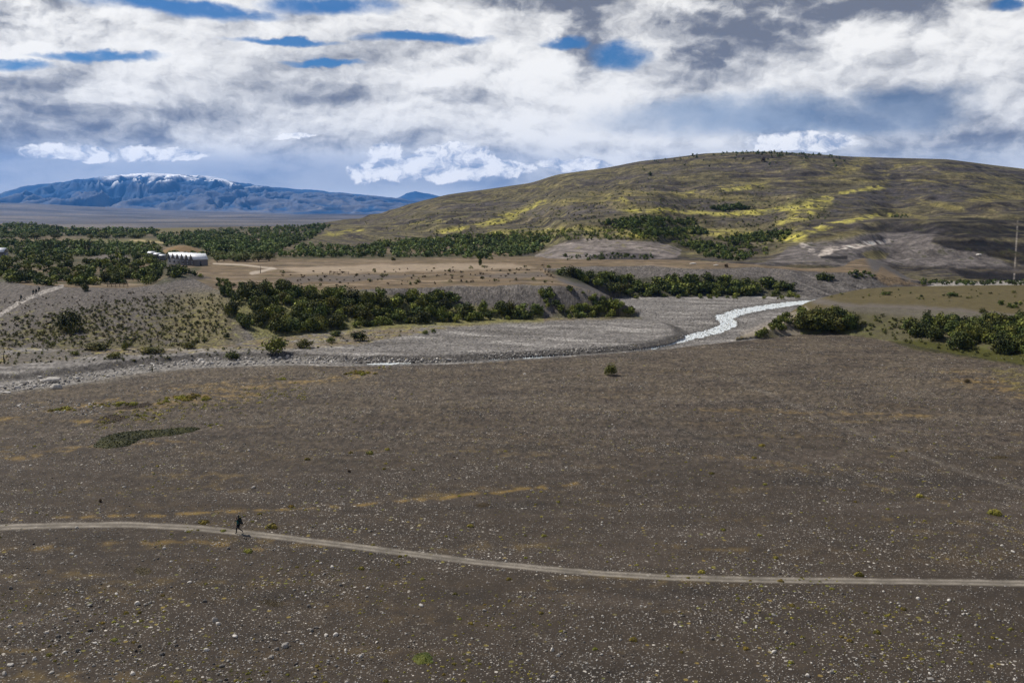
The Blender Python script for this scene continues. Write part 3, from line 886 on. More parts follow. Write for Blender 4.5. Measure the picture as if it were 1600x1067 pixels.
def rough_land_material():
    m, nt, b = mat('hill_soil', rough=0.95, spec=0.1)
    E.nt = nt
    ca = attr(nt, 'soil')
    geo = nt.nodes.new('ShaderNodeNewGeometry')
    a = enoise(geo.outputs['Position'], 0.25, 6, 0.7)
    a2 = enoise(geo.outputs['Position'], 0.9, 4, 0.7)
    hsn = nt.nodes.new('ShaderNodeHueSaturation')
    nt.links.new((a * 1.5 + a2 * 1.3 - 0.40).s, hsn.inputs['Value'])
    nt.links.new(ca.outputs['Color'], hsn.inputs['Color'])
    nt.links.new(hsn.outputs[0], b.inputs['Base Color'])
    bp = nt.nodes.new('ShaderNodeBump')
    bp.inputs['Strength'].default_value = 0.8
    bp.inputs['Distance'].default_value = 2.0
    nt.links.new((a + a2 * 0.4).s, bp.inputs['Height'])
    nt.links.new(bp.outputs[0], b.inputs['Normal'])
    return m


def water_material():
    m, nt, b = mat('milky_water', rough=0.25, spec=0.5)
    E.nt = nt
    geo = nt.nodes.new('ShaderNodeNewGeometry')
    mp = nt.nodes.new('ShaderNodeMapping')
    mp.inputs['Scale'].default_value = (0.35, 0.35, 1)
    nt.links.new(geo.outputs['Position'], mp.inputs[0])
    n = enoise(mp.outputs[0], 3.6, 6, 0.7, 0.6)
    nt.links.new(emix(esmooth(n, 0.36, 0.60), (0.36, 0.42, 0.44), (0.84, 0.87, 0.87)), b.inputs['Base Color'])
    bp = nt.nodes.new('ShaderNodeBump')
    bp.inputs['Strength'].default_value = 0.25
    bp.inputs['Distance'].default_value = 0.15
    nt.links.new(n.s, bp.inputs['Height'])
    nt.links.new(bp.outputs[0], b.inputs['Normal'])
    return m


M_ground = ground_material(); M_land = rough_land_material(); M_water = water_material()
# split the one sheet into named pieces that share their border vertices
V = np.stack([XG, YG, Z], -1).reshape(-1, 3)
idx = np.arange(NY * NU).reshape(NY, NU)
quads = np.stack([idx[:-1, :-1], idx[:-1, 1:], idx[1:, 1:], idx[1:, :-1]], -1).reshape(-1, 4)


def fmask(m):
    m = m.astype(np.float32)
    return ((m[:-1, :-1] + m[:-1, 1:] + m[1:, 1:] + m[1:, :-1]) >= 2.5).ravel()


fw = fmask(is_wat)
fp = fmask((m_path > 0.35)) & ~fw
fp2 = fmask((m_path2 > 0.4)) & ~fw
fh = fmask(is_hill) & ~fp & ~fw
ffar = (fmask(YG > 2600)) & ~fh
fbed = fmask(bed) & ~fw & ~fp2
fgr = ~(fw | fp | fp2 | fh | ffar | fbed)
for name, fm_, mt in (('ground', fgr, M_ground), ('riverbed', fbed, M_ground), ('river', fw, M_water), ('path', fp, M_ground), ('path', fp2, M_ground),
                      ('hill', fh, M_land), ('far_plain', ffar, M_land)):
    q = quads[fm_]
    ids, inv = np.unique(q, return_inverse=True)
    me = mesh_np(name, V[ids], inv.reshape(-1, 4), 4, mt, True,
                 {'soil': COL.reshape(-1, 3)[ids], 'stony': GRV.reshape(-1)[ids]})
    tag(link(name, me), kind='structure')

# ------------------------------------------------------------------ mountains
def mountain(name, sky_, y_ridge, y_front, y_back, u_rng, n_u, n_y, seed, snow=None, amp=150, base=-70):
    us = np.linspace(u_rng[0], u_rng[1], n_u); ys = np.linspace(y_front, y_back, n_y)
    Ug, Yg = np.meshgrid(us, ys); Xg = Ug * Yg
    su = [float(ray(a, b)[0]) for a, b in sky_]; ss = [float(ray(a, b)[1]) for a, b in sky_]
    ridge = (CAMH + np.interp(us, su, ss) * y_ridge + 9 * vnoise(us * 70, us * 0 + 1.1, seed + 2) + 4 * vnoise(us * 190, us * 0 + 2.1, seed + 3))[None, :] - base
    t = np.where(Yg < y_ridge, (Yg - y_front) / (y_ridge - y_front), (y_back - Yg) / (y_back - y_ridge)).clip(0, 1)
    sh = 0.55 * t + 0.45 * t * t
    w1 = fbm(Xg / 1800, Yg / 1800, 4, seed)
    rdg = 1 - np.abs(fbm(Xg / 1500 + w1, Yg / 2600 + w1, 5, seed + 9)) * 2.6
    rdg2 = 1 - np.abs(fbm(Xg / 480 + w1 * 2, Yg / 900, 5, seed + 19)) * 2.6
    env = np.sin(np.pi * t.clip(0, 1)) ** 0.8
    Zg = base + ridge * sh + 1.55 * env * (amp * (rdg - 0.4) + amp * 0.5 * (rdg2 - 0.5)) * (ridge / 700).clip(0.1, 1)
    Zg += (t > 0.9) * 0.0 + sstep(t, 0.6, 1) * 14 * fbm(Xg / 200, Yg / 400, 3, seed + 5) * (ridge / 500).clip(0.2, 1)
    hrel = (Zg - base)
    nn = fbm(Xg / 420, Yg / 500, 5, seed + 33)
    CC = np.zeros((*Xg.shape, 3), np.float32); CC[:] = (0.020, 0.062, 0.150)  # blue of the distance haze painted into the rock colour
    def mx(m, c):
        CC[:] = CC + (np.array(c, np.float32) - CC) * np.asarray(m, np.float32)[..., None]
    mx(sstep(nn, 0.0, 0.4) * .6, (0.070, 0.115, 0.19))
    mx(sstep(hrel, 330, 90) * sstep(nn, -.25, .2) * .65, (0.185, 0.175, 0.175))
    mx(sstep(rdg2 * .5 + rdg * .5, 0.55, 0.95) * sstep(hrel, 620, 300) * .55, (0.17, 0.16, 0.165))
    if snow:
        lo, hi = snow
        pxs = 800 + F * Ug
        sm = sstep(hrel + 280 * nn + 110 * (rdg2 - .5), lo, hi) * sstep(pxs, 150, 190) * sstep(pxs, 540, 400)
        mx(sm * sstep(rdg2 + nn, 0.0, 0.5), (0.88, 0.89, 0.92))
    Vv = np.stack([Xg, Yg, Zg], -1).reshape(-1, 3)
    ix = np.arange(n_u * n_y).reshape(n_y, n_u)
    q = np.stack([ix[:-1, :-1], ix[:-1, 1:], ix[1:, 1:], ix[1:, :-1]], -1).reshape(-1, 4)
    m, nt, b = mat(name + '_hazed_rock', rough=0.95, spec=0.05)
    E.nt = nt
    geo = nt.nodes.new('ShaderNodeNewGeometry')
    a = enoise(geo.outputs['Position'], 0.012, 6, 0.7)
    hsn = nt.nodes.new('ShaderNodeHueSaturation')
    nt.links.new((a * 0.9 + 0.55).s, hsn.inputs['Value'])
    nt.links.new(attr(nt, 'soil').outputs['Color'], hsn.inputs['Color'])
    nt.links.new(hsn.outputs[0], b.inputs['Base Color'])
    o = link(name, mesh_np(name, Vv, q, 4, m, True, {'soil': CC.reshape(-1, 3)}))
    return tag(o, kind='structure')


mountain('mountain', [(-400, 318), (-100, 308), (0, 302), (40, 291), (60, 288), (95, 285), (125, 280), (145, 279), (170, 276), (200, 273), (240, 271),
                      (270, 272), (300, 274), (335, 277), (360, 283), (400, 290), (450, 294), (500, 298), (560, 304), (615, 309), (680, 318), (800, 330)],
         17500, 12300, 21000, (-0.72, 0.02), 700, 240, 201, (540, 680), 190)
mountain('mountain', [(560, 330), (600, 316), (625, 308), (636, 302), (650, 298.5), (664, 301.5), (685, 306.5), (720, 316), (800, 330)],
         19500, 16500, 22000, (-0.17, 0.02), 200, 80, 301, None, 60, -60)

# ------------------------------------------------------------------ foliage
def leaf_quads(centres, normals, size, r_, squash=0.8):
    n = len(centres)
    a = r_.normal(size=(n, 3)); nn = normals + 0.75 * a
    nn /= np.linalg.norm(nn, axis=1, keepdims=True) + 1e-9
    t = np.cross(nn, r_.normal(size=(n, 3))); t /= np.linalg.norm(t, axis=1, keepdims=True) + 1e-9
    b = np.cross(nn, t)
    s = size * r_.uniform(0.6, 1.35, (n, 1)); s2 = s * squash
    P = np.stack([centres - t * s, centres - b * s2, centres + t * s, centres + b * s2], 1)
    return P.reshape(-1, 3)


def bush_arrays(seed, n, leaf, lobes=9, w=0.62, h=1.0, base=0.0, tall=False):
    """a unit-height crown made of leaf clumps spread over uneven lobes"""
    r_ = np.random.default_rng(seed)
    cs, rs = [], []
    for k in range(lobes):
        a = r_.uniform(0, 2 * math.pi); d = (k / lobes) ** 0.6 * w * 0.62
        if tall:
            cs.append((math.cos(a) * w * 0.18, math.sin(a) * w * 0.18, base + (h - base) * (0.12 + 0.78 * k / (lobes - 1))))
            rs.append(w * (0.42 - 0.26 * k / lobes) * r_.uniform(0.85, 1.2))
        else:
            rr = r_.uniform(0.20, 0.34) * (1 - 0.35 * d / w)
            z = r_.uniform(0.25, 0.78) * (1 - 0.45 * d / w) * h
            cs.append((math.cos(a) * d, math.sin(a) * d, max(z, rr * 0.6 + base)))
            rs.append(rr)
    cs = np.array(cs); rs = np.array(rs)
    k = r_.choice(lobes, n, p=rs ** 2 / (rs ** 2).sum())
    dr = r_.normal(size=(n, 3)); dr /= np.linalg.norm(dr, axis=1, keepdims=True)
    rad = rs[k] * r_.uniform(0.55, 1.12, n)
    P = cs[k] + dr * rad[:, None] * np.array([1, 1, 1.5 if tall else 0.9])
    P[:, 2] = np.abs(P[:, 2]).clip(0.02)
    Vv = leaf_quads(P, dr + np.array([0, 0, 0.3]), leaf, r_)
    tint = np.repeat(r_.normal(1.0, 0.28, n) * r_.uniform(0.65, 1.35, lobes)[k], 4)
    return Vv, tint.clip(0.45, 1.7)


def foliage_mat(name, c1_, c2_, rand=0.6):
    m, nt, b = mat(name, c1_, 0.8, 0.15)
    E.nt = nt
    t = attr(nt, 'tint'); oi = nt.nodes.new('ShaderNodeObjectInfo')
    geo = nt.nodes.new('ShaderNodeNewGeometry')
    n = enoise(geo.outputs['Position'], 0.35, 3, 0.6)
    c = emix(esmooth(n, 0.35, 0.65), c1_, c2_)
    hsn = nt.nodes.new('ShaderNodeHueSaturation')
    v = E(t.outputs['Fac']) * (E(oi.outputs['Random']) * rand + (1 - rand / 2))
    nt.links.new(v.s, hsn.inputs['Value'])
    h = E(oi.outputs['Random']) * 0.05 + 0.472
    nt.links.new(h.s, hsn.inputs['Hue'])
    nt.links.new(c, hsn.inputs['Color'])
    nt.links.new(hsn.outputs[0], b.inputs['Base Color'])
    return m


M_dark = foliage_mat('evergreen_leaves', (0.036, 0.050, 0.014), (0.092, 0.104, 0.022))
M_mid = foliage_mat('green_leaves', (0.075, 0.092, 0.020), (0.165, 0.165, 0.032))
M_far = foliage_mat('far_leaves', (0.058, 0.080, 0.026), (0.125, 0.142, 0.042))
M_pale = foliage_mat('willow_leaves', (0.110, 0.130, 0.042), (0.170, 0.190, 0.062))
M_olive = foliage_mat('olive_scrub', (0.070, 0.074, 0.022), (0.125, 0.120, 0.035))
M_brown = foliage_mat('brown_scrub', (0.060, 0.042, 0.022), (0.095, 0.066, 0.034))
M_cush = foliage_mat('cushion_leaves', (0.150, 0.145, 0.026), (0.310, 0.260, 0.045), 0.5)
M_bark = noise_mat('bark', (0.05, 0.04, 0.03), (0.13, 0.11, 0.09), 6, bump=0.5)
M_deadwood = noise_mat('weathered_wood', (0.09, 0.065, 0.05), (0.20, 0.16, 0.13), 8, bump=0.5)


def tube_arrays(pts, rads, seg=6):
    Vv, Fc = [], []
    for i, (p, r_) in enumerate(zip(pts, rads)):
        p = Vector(p)
        d = (Vector(pts[min(i + 1, len(pts) - 1)]) - Vector(pts[max(i - 1, 0)])).normalized()
        a = d.orthogonal().normalized(); b = d.cross(a)
        for k in range(seg):
            t = 2 * math.pi * k / seg
            Vv.append(p + (a * math.cos(t) + b * math.sin(t)) * r_)
    for i in range(len(pts) - 1):
        for k in range(seg):
            k2 = (k + 1) % seg
            Fc.append((i * seg + k, i * seg + k2, (i + 1) * seg + k2, (i + 1) * seg + k))
    return np.array([tuple(v) for v in Vv]), np.array(Fc)


def trunk_mesh(seed, hgt=0.55, r0=0.035):
    r_ = random.Random(seed)
    Vs, Fs, off = [], [], 0
    for k in range(5):
        a = k * 1.3 + r_.random(); sp = 0.0 if k == 0 else 0.30
        top = (math.cos(a) * sp, math.sin(a) * sp, hgt * r_.uniform(0.85, 1.25))
        midp = (top[0] * 0.35, top[1] * 0.35, hgt * 0.45)
        v, f = tube_arrays([(0, 0, -0.05), midp, top], [r0 if k == 0 else r0 * .6, r0 * 0.5, r0 * 0.2], 5)
        Vs.append(v); Fs.append(f + off); off += len(v)
    return mesh_np('trunk', np.concatenate(Vs), np.concatenate(Fs), 4, M_bark)


def quadmesh(name, Vv, mats, tint):
    n = len(Vv) // 4
    return mesh_np(name, Vv, np.arange(n * 4).reshape(n, 4), 4, mats, False, {'tint': tint})


NEAR = [bush_arrays(900 + i, 900, 0.046, 14) for i in range(6)]
MID = [bush_arrays(930 + i, 260, 0.078, 9) for i in range(4)]
SMALL = [bush_arrays(950 + i, 90, 0.105, 5) for i in range(5)]
TALL = [bush_arrays(980 + i, 420, 0.040, 9, 0.32, 1.0, 0.0, True) for i in range(3)]
mesh_cache = {}


def bush_mesh(kind, i, m):
    key = (kind, i, m.name)
    if key not in mesh_cache:
        v, t = {'near': NEAR, 'small': SMALL, 'tall': TALL}[kind][i]
        mesh_cache[key] = quadmesh('crown', v, m, t)
    return mesh_cache[key]


TRUNKS = [trunk_mesh(i) for i in range(3)]
RB = random.Random(5)


def put_shrub(p, h, w, label, group, m, name='shrub', kind='near', cat='shrub', unique=False):
    me = bush_mesh(kind, RB.randrange({'near': 6, 'small': 5, 'tall': 3}[kind]), m)
    o = link(name, me)
    o.location = (p[0], p[1], p[2] - 0.04 * h)
    o.scale = (w / 1.15, w / 1.15, h)
    o.rotation_euler = (0, 0, RB.uniform(0, 6.28))
    return tag(o, label, cat, group)


def put_tree(p, h, w, label, group, m, name='tree', cat='tree', kind='near'):
    e = empty(name, (p[0], p[1], p[2]), RB.uniform(0, 6.28))
    tag(e, label, cat, group)
    c = link('crown', bush_mesh(kind, RB.randrange({'near': 6, 'tall': 3}[kind]), m), e)
    c.location = (0, 0, 0.10 * h); c.scale = (w / 1.15, w / 1.15, h * 0.9)
    t = link('trunk', TRUNKS[RB.randrange(3)], e)
    t.scale = (h, h, h)
    return e


def in_poly(px, py, P):
    ins = False
    n = len(P)
    for i in range(n):
        a, b = P[i], P[(i + 1) % n]
        if (a[1] > py) != (b[1] > py) and px < (b[0] - a[0]) * (py - a[1]) / (b[1] - a[1]) + a[0]:
            ins = not ins
    return ins


def sample(P, n, ymin=40, ymax=1e9):
    xs = [a for a, b in P]; ys = [b for a, b in P]
    out = []
    tries = 0
    while len(out) < n and tries < n * 30:
        tries += 1
        x, y = RB.uniform(min(xs), max(xs)), RB.uniform(min(ys), max(ys))
        if in_poly(x, y, P):
            h_ = hit(x, y)
            if h_ is not None and math.exp(-(((h_.x - float(u0) * 545) / 11) ** 2 + ((h_.y - 545) / 16) ** 2)) > 0.12: continue
            if h_ is not None and ymin < h_.y < ymax:
                out.append(h_)
    return out


# each entry: outline of the ground the plants stand on, how many, height range in metres, material, region words
veg = []


def patch(P, n, h0_, h1_, m, label, group, ymin=200, ymax=600, wf=1.1, cls='a'):
    for p in sample(P, n, ymin, ymax):
        h = RB.uniform(h0_, h1_)
        veg.append((F * h / p.y, p, h, h * RB.uniform(0.85, 1.35) * wf, ('mid' if m == 'dark' and cls == 'a' and RB.random() < 0.42 else m), label.replace('dark ', ''), group, cls))


patch([(362, 500), (350, 482), (392, 462), (440, 458), (500, 465), (560, 470), (640, 470), (700, 480), (780, 486), (845, 488), (846, 500), (760, 502),
       (700, 505), (600, 508), (520, 517), (450, 522), (385, 522)], 180, 1.5, 5.2, 'dark',
      'dark evergreen shrub in the dense thicket below the gravel bluff', 'shrubs of the thicket below the bluff', 230, 330)
patch([(400, 512), (500, 505), (640, 500), (700, 503), (600, 508), (520, 517), (450, 522)], 50, 1.2, 2.4, 'mid',
      'low bright green bush at the front of the thicket below the bluff', 'bushes fringing the thicket', 230, 330)
patch([(440, 470), (600, 485), (700, 490), (600, 498), (480, 500)], 40, 1.2, 2.6, 'mid',
      'low bright green bush at the front of the thicket below the bluff', 'bushes fringing the thicket', 230, 330)
patch([(345, 462), (430, 446), (470, 452), (545, 462), (520, 472), (400, 480)], 30, 3.0, 5.0, 'dark',
      'dark evergreen shrub on the crest of the bank above the thicket', 'shrubs on the bank crest', 230, 400)
patch([(590, 462), (720, 466), (730, 476), (600, 474)], 24, 2.5, 4.2, 'dark',
      'dark evergreen shrub in the dense thicket below the gravel bluff', 'shrubs of the thicket below the bluff', 230, 400)
patch([(842, 455), (862, 455), (880, 494), (850, 498)], 12, 1.8, 3.2, 'dark', 'dark shrub climbing the gully in the pale bluff', 'shrubs in the bluff gully', 230, 400)
patch([(880, 486), (930, 478), (960, 474), (995, 490), (985, 497), (890, 498)], 42, 1.6, 3.2, 'mid',
      'green shrub round the low point of the gravel bluff', 'shrubs round the point of the bluff', 230, 400)
patch([(875, 450), (900, 455), (945, 470), (930, 476)], 10, 1.2, 2.2, 'dark', 'dark shrub climbing the gully in the pale bluff', 'shrubs in the bluff gully', 230, 400)
patch([(865, 431), (900, 430), (950, 430), (1000, 440), (1060, 437), (1130, 440), (1190, 444), (1235, 448), (1246, 464), (1150, 464), (1060, 464), (985, 464), (940, 452)],
      170, 1.9, 5.4, 'dark', 'dark evergreen shrub in the belt beyond the braided river', 'shrubs of the belt beyond the river', 330, 520)
patch([(985, 462), (1250, 463), (1250, 468), (985, 468)], 26, 1.2, 2.4, 'mid', 'small green bush at the far edge of the river gravel', 'bushes at the far river edge', 330, 520)
patch([(1400, 520), (1450, 505), (1520, 505), (1600, 508), (1690, 515), (1690, 568), (1600, 556), (1500, 545), (1420, 530)], 150, 2.8, 5.0, 'dark',
      'dark evergreen shrub on the bank above the mossy strip', 'shrubs on the right bank', 190, 300)
patch([(1245, 521), (1330, 519), (1335, 508), (1300, 500), (1250, 508)], 30, 4.0, 6.0, 'dark', 'dark shrub in the big rounded clump at the foot of the grassy terrace', 'shrubs of the rounded clump', 200, 300)
patch([(1180, 528), (1215, 524), (1238, 500), (1262, 492), (1250, 486), (1215, 500)], 24, 1.4, 2.8, 'mid', 'low bush on the sandy spur beside the river', 'bushes on the sandy spur', 200, 330)
patch([(1540, 474), (1600, 470), (1660, 472), (1660, 482), (1560, 482)], 16, 1.0, 1.8, 'dark', 'low dark bush lying on the tan grass of the terrace', 'bushes on the grassy terrace', 200, 400)
patch([(1340, 500), (1400, 500), (1410, 525), (1350, 520)], 14, 0.7, 1.4, 'olive', 'small olive bush on the slope beside the rounded clump', 'bushes on the terrace slope', 200, 400)
# left terrace wood
patch([(-40, 408), (60, 400), (150, 408), (215, 404), (262, 412), (300, 428), (240, 444), (150, 446), (60, 447), (35, 442), (-40, 436)], 330, 1.4, 5.0, 'dark',
      'dark green shrub in the wood behind the left gravel slope', 'shrubs of the wood behind the left slope', 315, 560)
patch([(300, 431), (345, 452), (420, 450), (350, 440)], 14, 1.5, 2.6, 'dark', 'dark shrub on the crest of the left slope', 'shrubs on the crest of the left slope', 280, 560)
# small scrub, olive and brown, on the left slope and along the banks
patch([(0, 500), (110, 486), (200, 466), (345, 460), (360, 520), (300, 542), (0, 545)], 1000, 0.3, 1.0, 'olive', '', '', 200, 340, 1.3, 's')
patch([(-20, 470), (110, 462), (260, 455), (345, 460), (350, 530), (0, 540)], 420, 0.25, 0.7, 'brown', '', '', 200, 340, 1.4, 's')
patch([(0, 545), (350, 545), (560, 525), (690, 505), (600, 535), (430, 552), (200, 565), (0, 570)], 220, 0.2, 0.7, 'olive', '', '', 190, 340, 1.4, 's')
patch([(1340, 490), (1600, 505), (1700, 520), (1600, 570), (1400, 535), (1340, 520)], 160, 0.4, 1.1, 'olive', '', '', 190, 300, 1.4, 's')
patch([(430, 425), (860, 415), (870, 442), (600, 447), (430, 447)], 110, 0.4, 1.0, 'brown', '', '', 300, 600, 1.5, 's')
patch([(430, 425), (860, 415), (870, 442), (600, 447), (430, 447)], 40, 0.6, 1.5, 'olive', '', '', 300, 600, 1.6, 's')
patch([(1250, 455), (1700, 450), (1700, 475), (1280, 468)], 50, 0.3, 0.9, 'olive', '', '', 200, 400, 1.8, 's')
# far woods
for P, n, a, b, mm in (
        ([(240, 368), (330, 360), (430, 355), (510, 351), (505, 362), (470, 380), (420, 400), (340, 398), (262, 388)], 1150, 1.8, 5.4, 'far'),
        ([(470, 385), (560, 388), (640, 380), (700, 374), (800, 372), (862, 374), (842, 396), (765, 406), (700, 402), (560, 403), (430, 402)], 800, 1.5, 4.6, 'far'),
        ([(590, 378), (700, 370), (800, 366), (862, 366), (850, 378), (700, 385), (600, 388)], 300, 2.0, 3.6, 'mid'),
        ([(-40, 354), (60, 352), (110, 359), (250, 360), (240, 368), (100, 370), (-40, 370)], 520, 3.0, 7.0, 'far'),
        ([(-40, 378), (100, 379), (240, 382), (262, 392), (330, 400), (262, 408), (200, 402), (60, 400), (-40, 408)], 620, 2.4, 4.6, 'far'),
        ([(935, 350), (1000, 340), (1090, 345), (1090, 352), (960, 358)], 210, 2.2, 4.2, 'dark'),
        ([(1110, 326), (1160, 321), (1175, 326), (1130, 331)], 90, 2.5, 4.5, 'dark'),
        ([(985, 362), (1090, 356), (1110, 366), (1000, 372)], 150, 2.2, 4.0, 'dark'),
        ([(1120, 372), (1180, 366), (1235, 364), (1230, 374), (1150, 384)], 150, 2.2, 4.0, 'dark'),
        ([(1060, 382), (1110, 378), (1175, 402), (1165, 410), (1100, 402)], 170, 2.0, 3.6, 'dark'),
        ([(1000, 372), (1250, 370), (1200, 400), (1050, 385)], 110, 1.4, 3.0, 'mid'),
        ([(700, 366), (1000, 355), (1100, 375), (850, 376)], 260, 1.2, 2.8, 'mid'),
        ([(880, 398), (1000, 398), (1040, 406), (880, 408)], 50, 1.2, 2.6, 'dark'),
        ([(500, 352), (520, 352), (480, 378), (470, 372)], 60, 2.2, 4.0, 'far'),
        ([(550, 345), (1100, 290), (1300, 340), (1100, 370), (650, 375)], 240, 0.8, 2.2, 'olive'),
        ([(1390, 338), (1415, 336), (1420, 341), (1395, 342)], 16, 1.6, 2.6, 'dark'),
        ([(1340, 424), (1370, 432), (1352, 438), (1320, 430)], 18, 1.2, 2.4, 'dark'),
        ([(1440, 441), (1600, 440), (1600, 446), (1440, 446)], 60, 1.2, 3.0, 'dark'),
        ([(1275, 432), (1302, 434), (1300, 442), (1278, 440)], 10, 1.6, 2.6, 'dark')):
    patch(P, int(n * .65), a, b, mm, '', '', 330, 2500, 1.2, 'f')
    patch(P, int(n * .40), a * .6, b * .7, 'mid' if n > 100 else mm, '', '', 330, 2500, 1.4, 'f')
for n, a, b, mm in ((500, 0.6, 1.6, 'olive'), (260, 0.7, 1.8, 'dark')):
    patch([(640, 350), (760, 310), (1000, 280), (1290, 300), (1300, 345), (1240, 372), (1000, 368), (700, 372)], n, a, b, mm, '', '', 500, 2500, 1.5, 'f')
# ridge trees on the summit
for k in range(120):
    x = RB.choice([RB.uniform(1140, 1310), RB.uniform(1180, 1260), RB.uniform(1000, 1320)])
    ys = float(np.interp(x, [a for a, b in sk_px], [b for a, b in sk_px]))
    p = hit(x, ys + abs(RB.gauss(0, 1)) * (2.0 if k % 3 else 8) + 1.2)
    if p and p.y > 900:
        h = RB.uniform(2.0, 5.0)
        veg.append((F * h / p.y, p, h, h * 1.1, 'dark', '', '', 'f'))
MATS = {'dark': M_dark, 'mid': M_mid, 'far': M_far, 'pale': M_pale, 'olive': M_olive, 'brown': M_brown}
ind = sorted([v for v in veg if v[7] == 'a'], key=lambda v: -v[0])
keep, rest = ind[:255], ind[255:]
for v in keep:
    put_shrub(v[1], v[2], v[3], v[5], v[6], MATS[v[4]])
rest += [v for v in veg if v[7] != 'a']


def merged(name, items, label, cat, protos=None):
    """plants nobody could count, one object per kind of growth"""
    by = {}
    Vs, Ts, Ms = [], [], []
    mats_ = []
    for v in items:
        pr = SMALL if protos is None else protos
        a, t = pr[RB.randrange(len(pr))]
        an = RB.uniform(0, 6.28); ca, sa = math.cos(an), math.sin(an)
        w, h = v[3] / 1.15, v[2]
        Vv = np.stack([(a[:, 0] * ca - a[:, 1] * sa) * w + v[1].x, (a[:, 0] * sa + a[:, 1] * ca) * w + v[1].y, a[:, 2] * h * 1.0 + v[1].z - 0.04 * h], -1)
        m = MATS[v[4]]
        if m not in mats_: mats_.append(m)
        Vs.append(Vv); Ts.append(t * RB.uniform(0.55, 1.5)); Ms.append(np.full(len(a) // 4, mats_.index(m)))
    Vv = np.concatenate(Vs); n = len(Vv) // 4
    me = mesh_np(name, Vv, np.arange(n * 4).reshape(n, 4), 4, mats_, False, {'tint': np.concatenate(Ts)}, np.concatenate(Ms))
    return tag(link(name, me), label, cat, None, 'stuff')


merged('undergrowth', [v for v in rest if v[7] == 's'], 'low olive and brown scrub dotted over the slopes and banks', 'scrub')
merged('thicket', [v for v in rest if v[7] == 'a'], 'smaller dark bushes filling the gaps of the thickets', 'bushes', MID)
merged('woodland', [v for v in rest if v[7] == 'f'], 'distant dark green woodland on the flats and hillsides', 'woodland')

# single plants that stand apart
def at(px, py, name='shrub', **k):
    return hit(px, py)


for px, py, wpx, hpx, m, kind, label in (
        (107, 517, 50, 40, 'dark', 'near', 'large dark round bush alone on the left gravel slope'),
        (133, 455, 18, 17, 'dark', 'near', 'dark bush on the rim of the left slope just right of the hikers path end'),
        (430, 550, 46, 34, 'mid', 'near', 'broad green bush with a flat side above the boulder channel'),
        (474, 543, 34, 16, 'mid', 'near', 'low wide bush just right of the broad green bush by the channel'),
        (562, 532, 32, 20, 'dark', 'near', 'rounded bush at the edge of the gravel bar below the thicket'),
        (524, 525, 24, 12, 'dark', 'near', 'flat dark bush left of the rounded bush by the gravel bar'),
        (517, 535, 20, 11, 'mid', 'near', 'small bush in front of the flat dark bush by the gravel bar'),
        (362, 561, 30, 17, 'dark', 'near', 'dark bush right on the lip of the boulder channel'),
        (240, 552, 46, 14, 'mid', 'near', 'long low bush under the leaning dead snag'),
        (180, 560, 30, 12, 'mid', 'near', 'low yellow green bush at the mouth of the side gully'),
        (118, 555, 18, 10, 'mid', 'near', 'small bush at the left of the side gully'),
        (150, 546, 50, 14, 'mid', 'near', 'long bright green bush at the foot of the left slope'),
        (195, 546, 14, 18, 'mid', 'near', 'upright bush at the foot of the left slope above the gully'),
        (7, 568, 11, 18, 'dark', 'tall', 'narrow dark conifer at the left edge of the valley floor'),
        (238, 581, 8, 12, 'dark', 'tall', 'tiny dark conifer in front of the boulder channel'),
        (295, 544, 30, 12, 'mid', 'near', 'low green bush beside the narrow upright shrub'),
        (319, 536, 8, 22, 'dark', 'tall', 'narrow upright shrub above the boulder channel'),
        (354, 529, 12, 12, 'dark', 'near', 'small round bush in front of the left end of the thicket'),
        (955, 586, 25, 22, 'mid', 'near', 'lone green bush on the open gravel plain beyond the stream'),
        (665, 522, 14, 9, 'mid', 'near', 'small bush on the upper gravel bar left of its twin'),
        (677, 520, 11, 8, 'mid', 'near', 'smaller of two bushes on the upper gravel bar'),
        (1383, 461, 18, 8, 'dark', 'near', 'dark bush alone at the far edge of the grassy terrace'),
        (1490, 463, 24, 8, 'dark', 'near', 'wide low bush near the far edge of the grassy terrace'),
        (1440, 464, 7, 5, 'dark', 'near', 'tiny dark bush alone on the middle of the grassy terrace'),
        (1535, 490, 16, 10, 'dark', 'near', 'dark bush on the stony lip of the grassy terrace'),
        (1290, 438, 26, 16, 'dark', 'near', 'dark bush on the pale eroded scar above the river bend'),
        (1135, 418, 7, 8, 'brown', 'near', 'small dark red brown bush on the far tan flat'),
        (750, 415, 9, 15, 'dark', 'near', 'lone dark tree like shrub at the back of the tan plain'),
        (615, 408, 8, 8, 'dark', 'near', 'dark round bush at the back edge of the tan plain'),
        (1193, 253, 9, 9, 'brown', 'near', 'dark brown bush just below the summit of the hill'),
        (1016, 275, 9, 8, 'dark', 'near', 'lone dark bush on the upper left shoulder of the hill'),
        (546, 738, 7, 6, 'brown', 'near', 'small black burnt bush on the gravel above the trail'),
        (157, 784, 8, 7, 'brown', 'near', 'dry brown tuft upslope of the trail left of the hiker'),
        (1511, 597, 14, 7, 'brown', 'near', 'dark brown shrub on the gravel below the mossy strip')):
    p = hit(px, py)
    if p is None: continue
    s = p.y / F
    put_shrub(p, hpx * s, wpx * s, label, None, MATS[m], kind=kind)

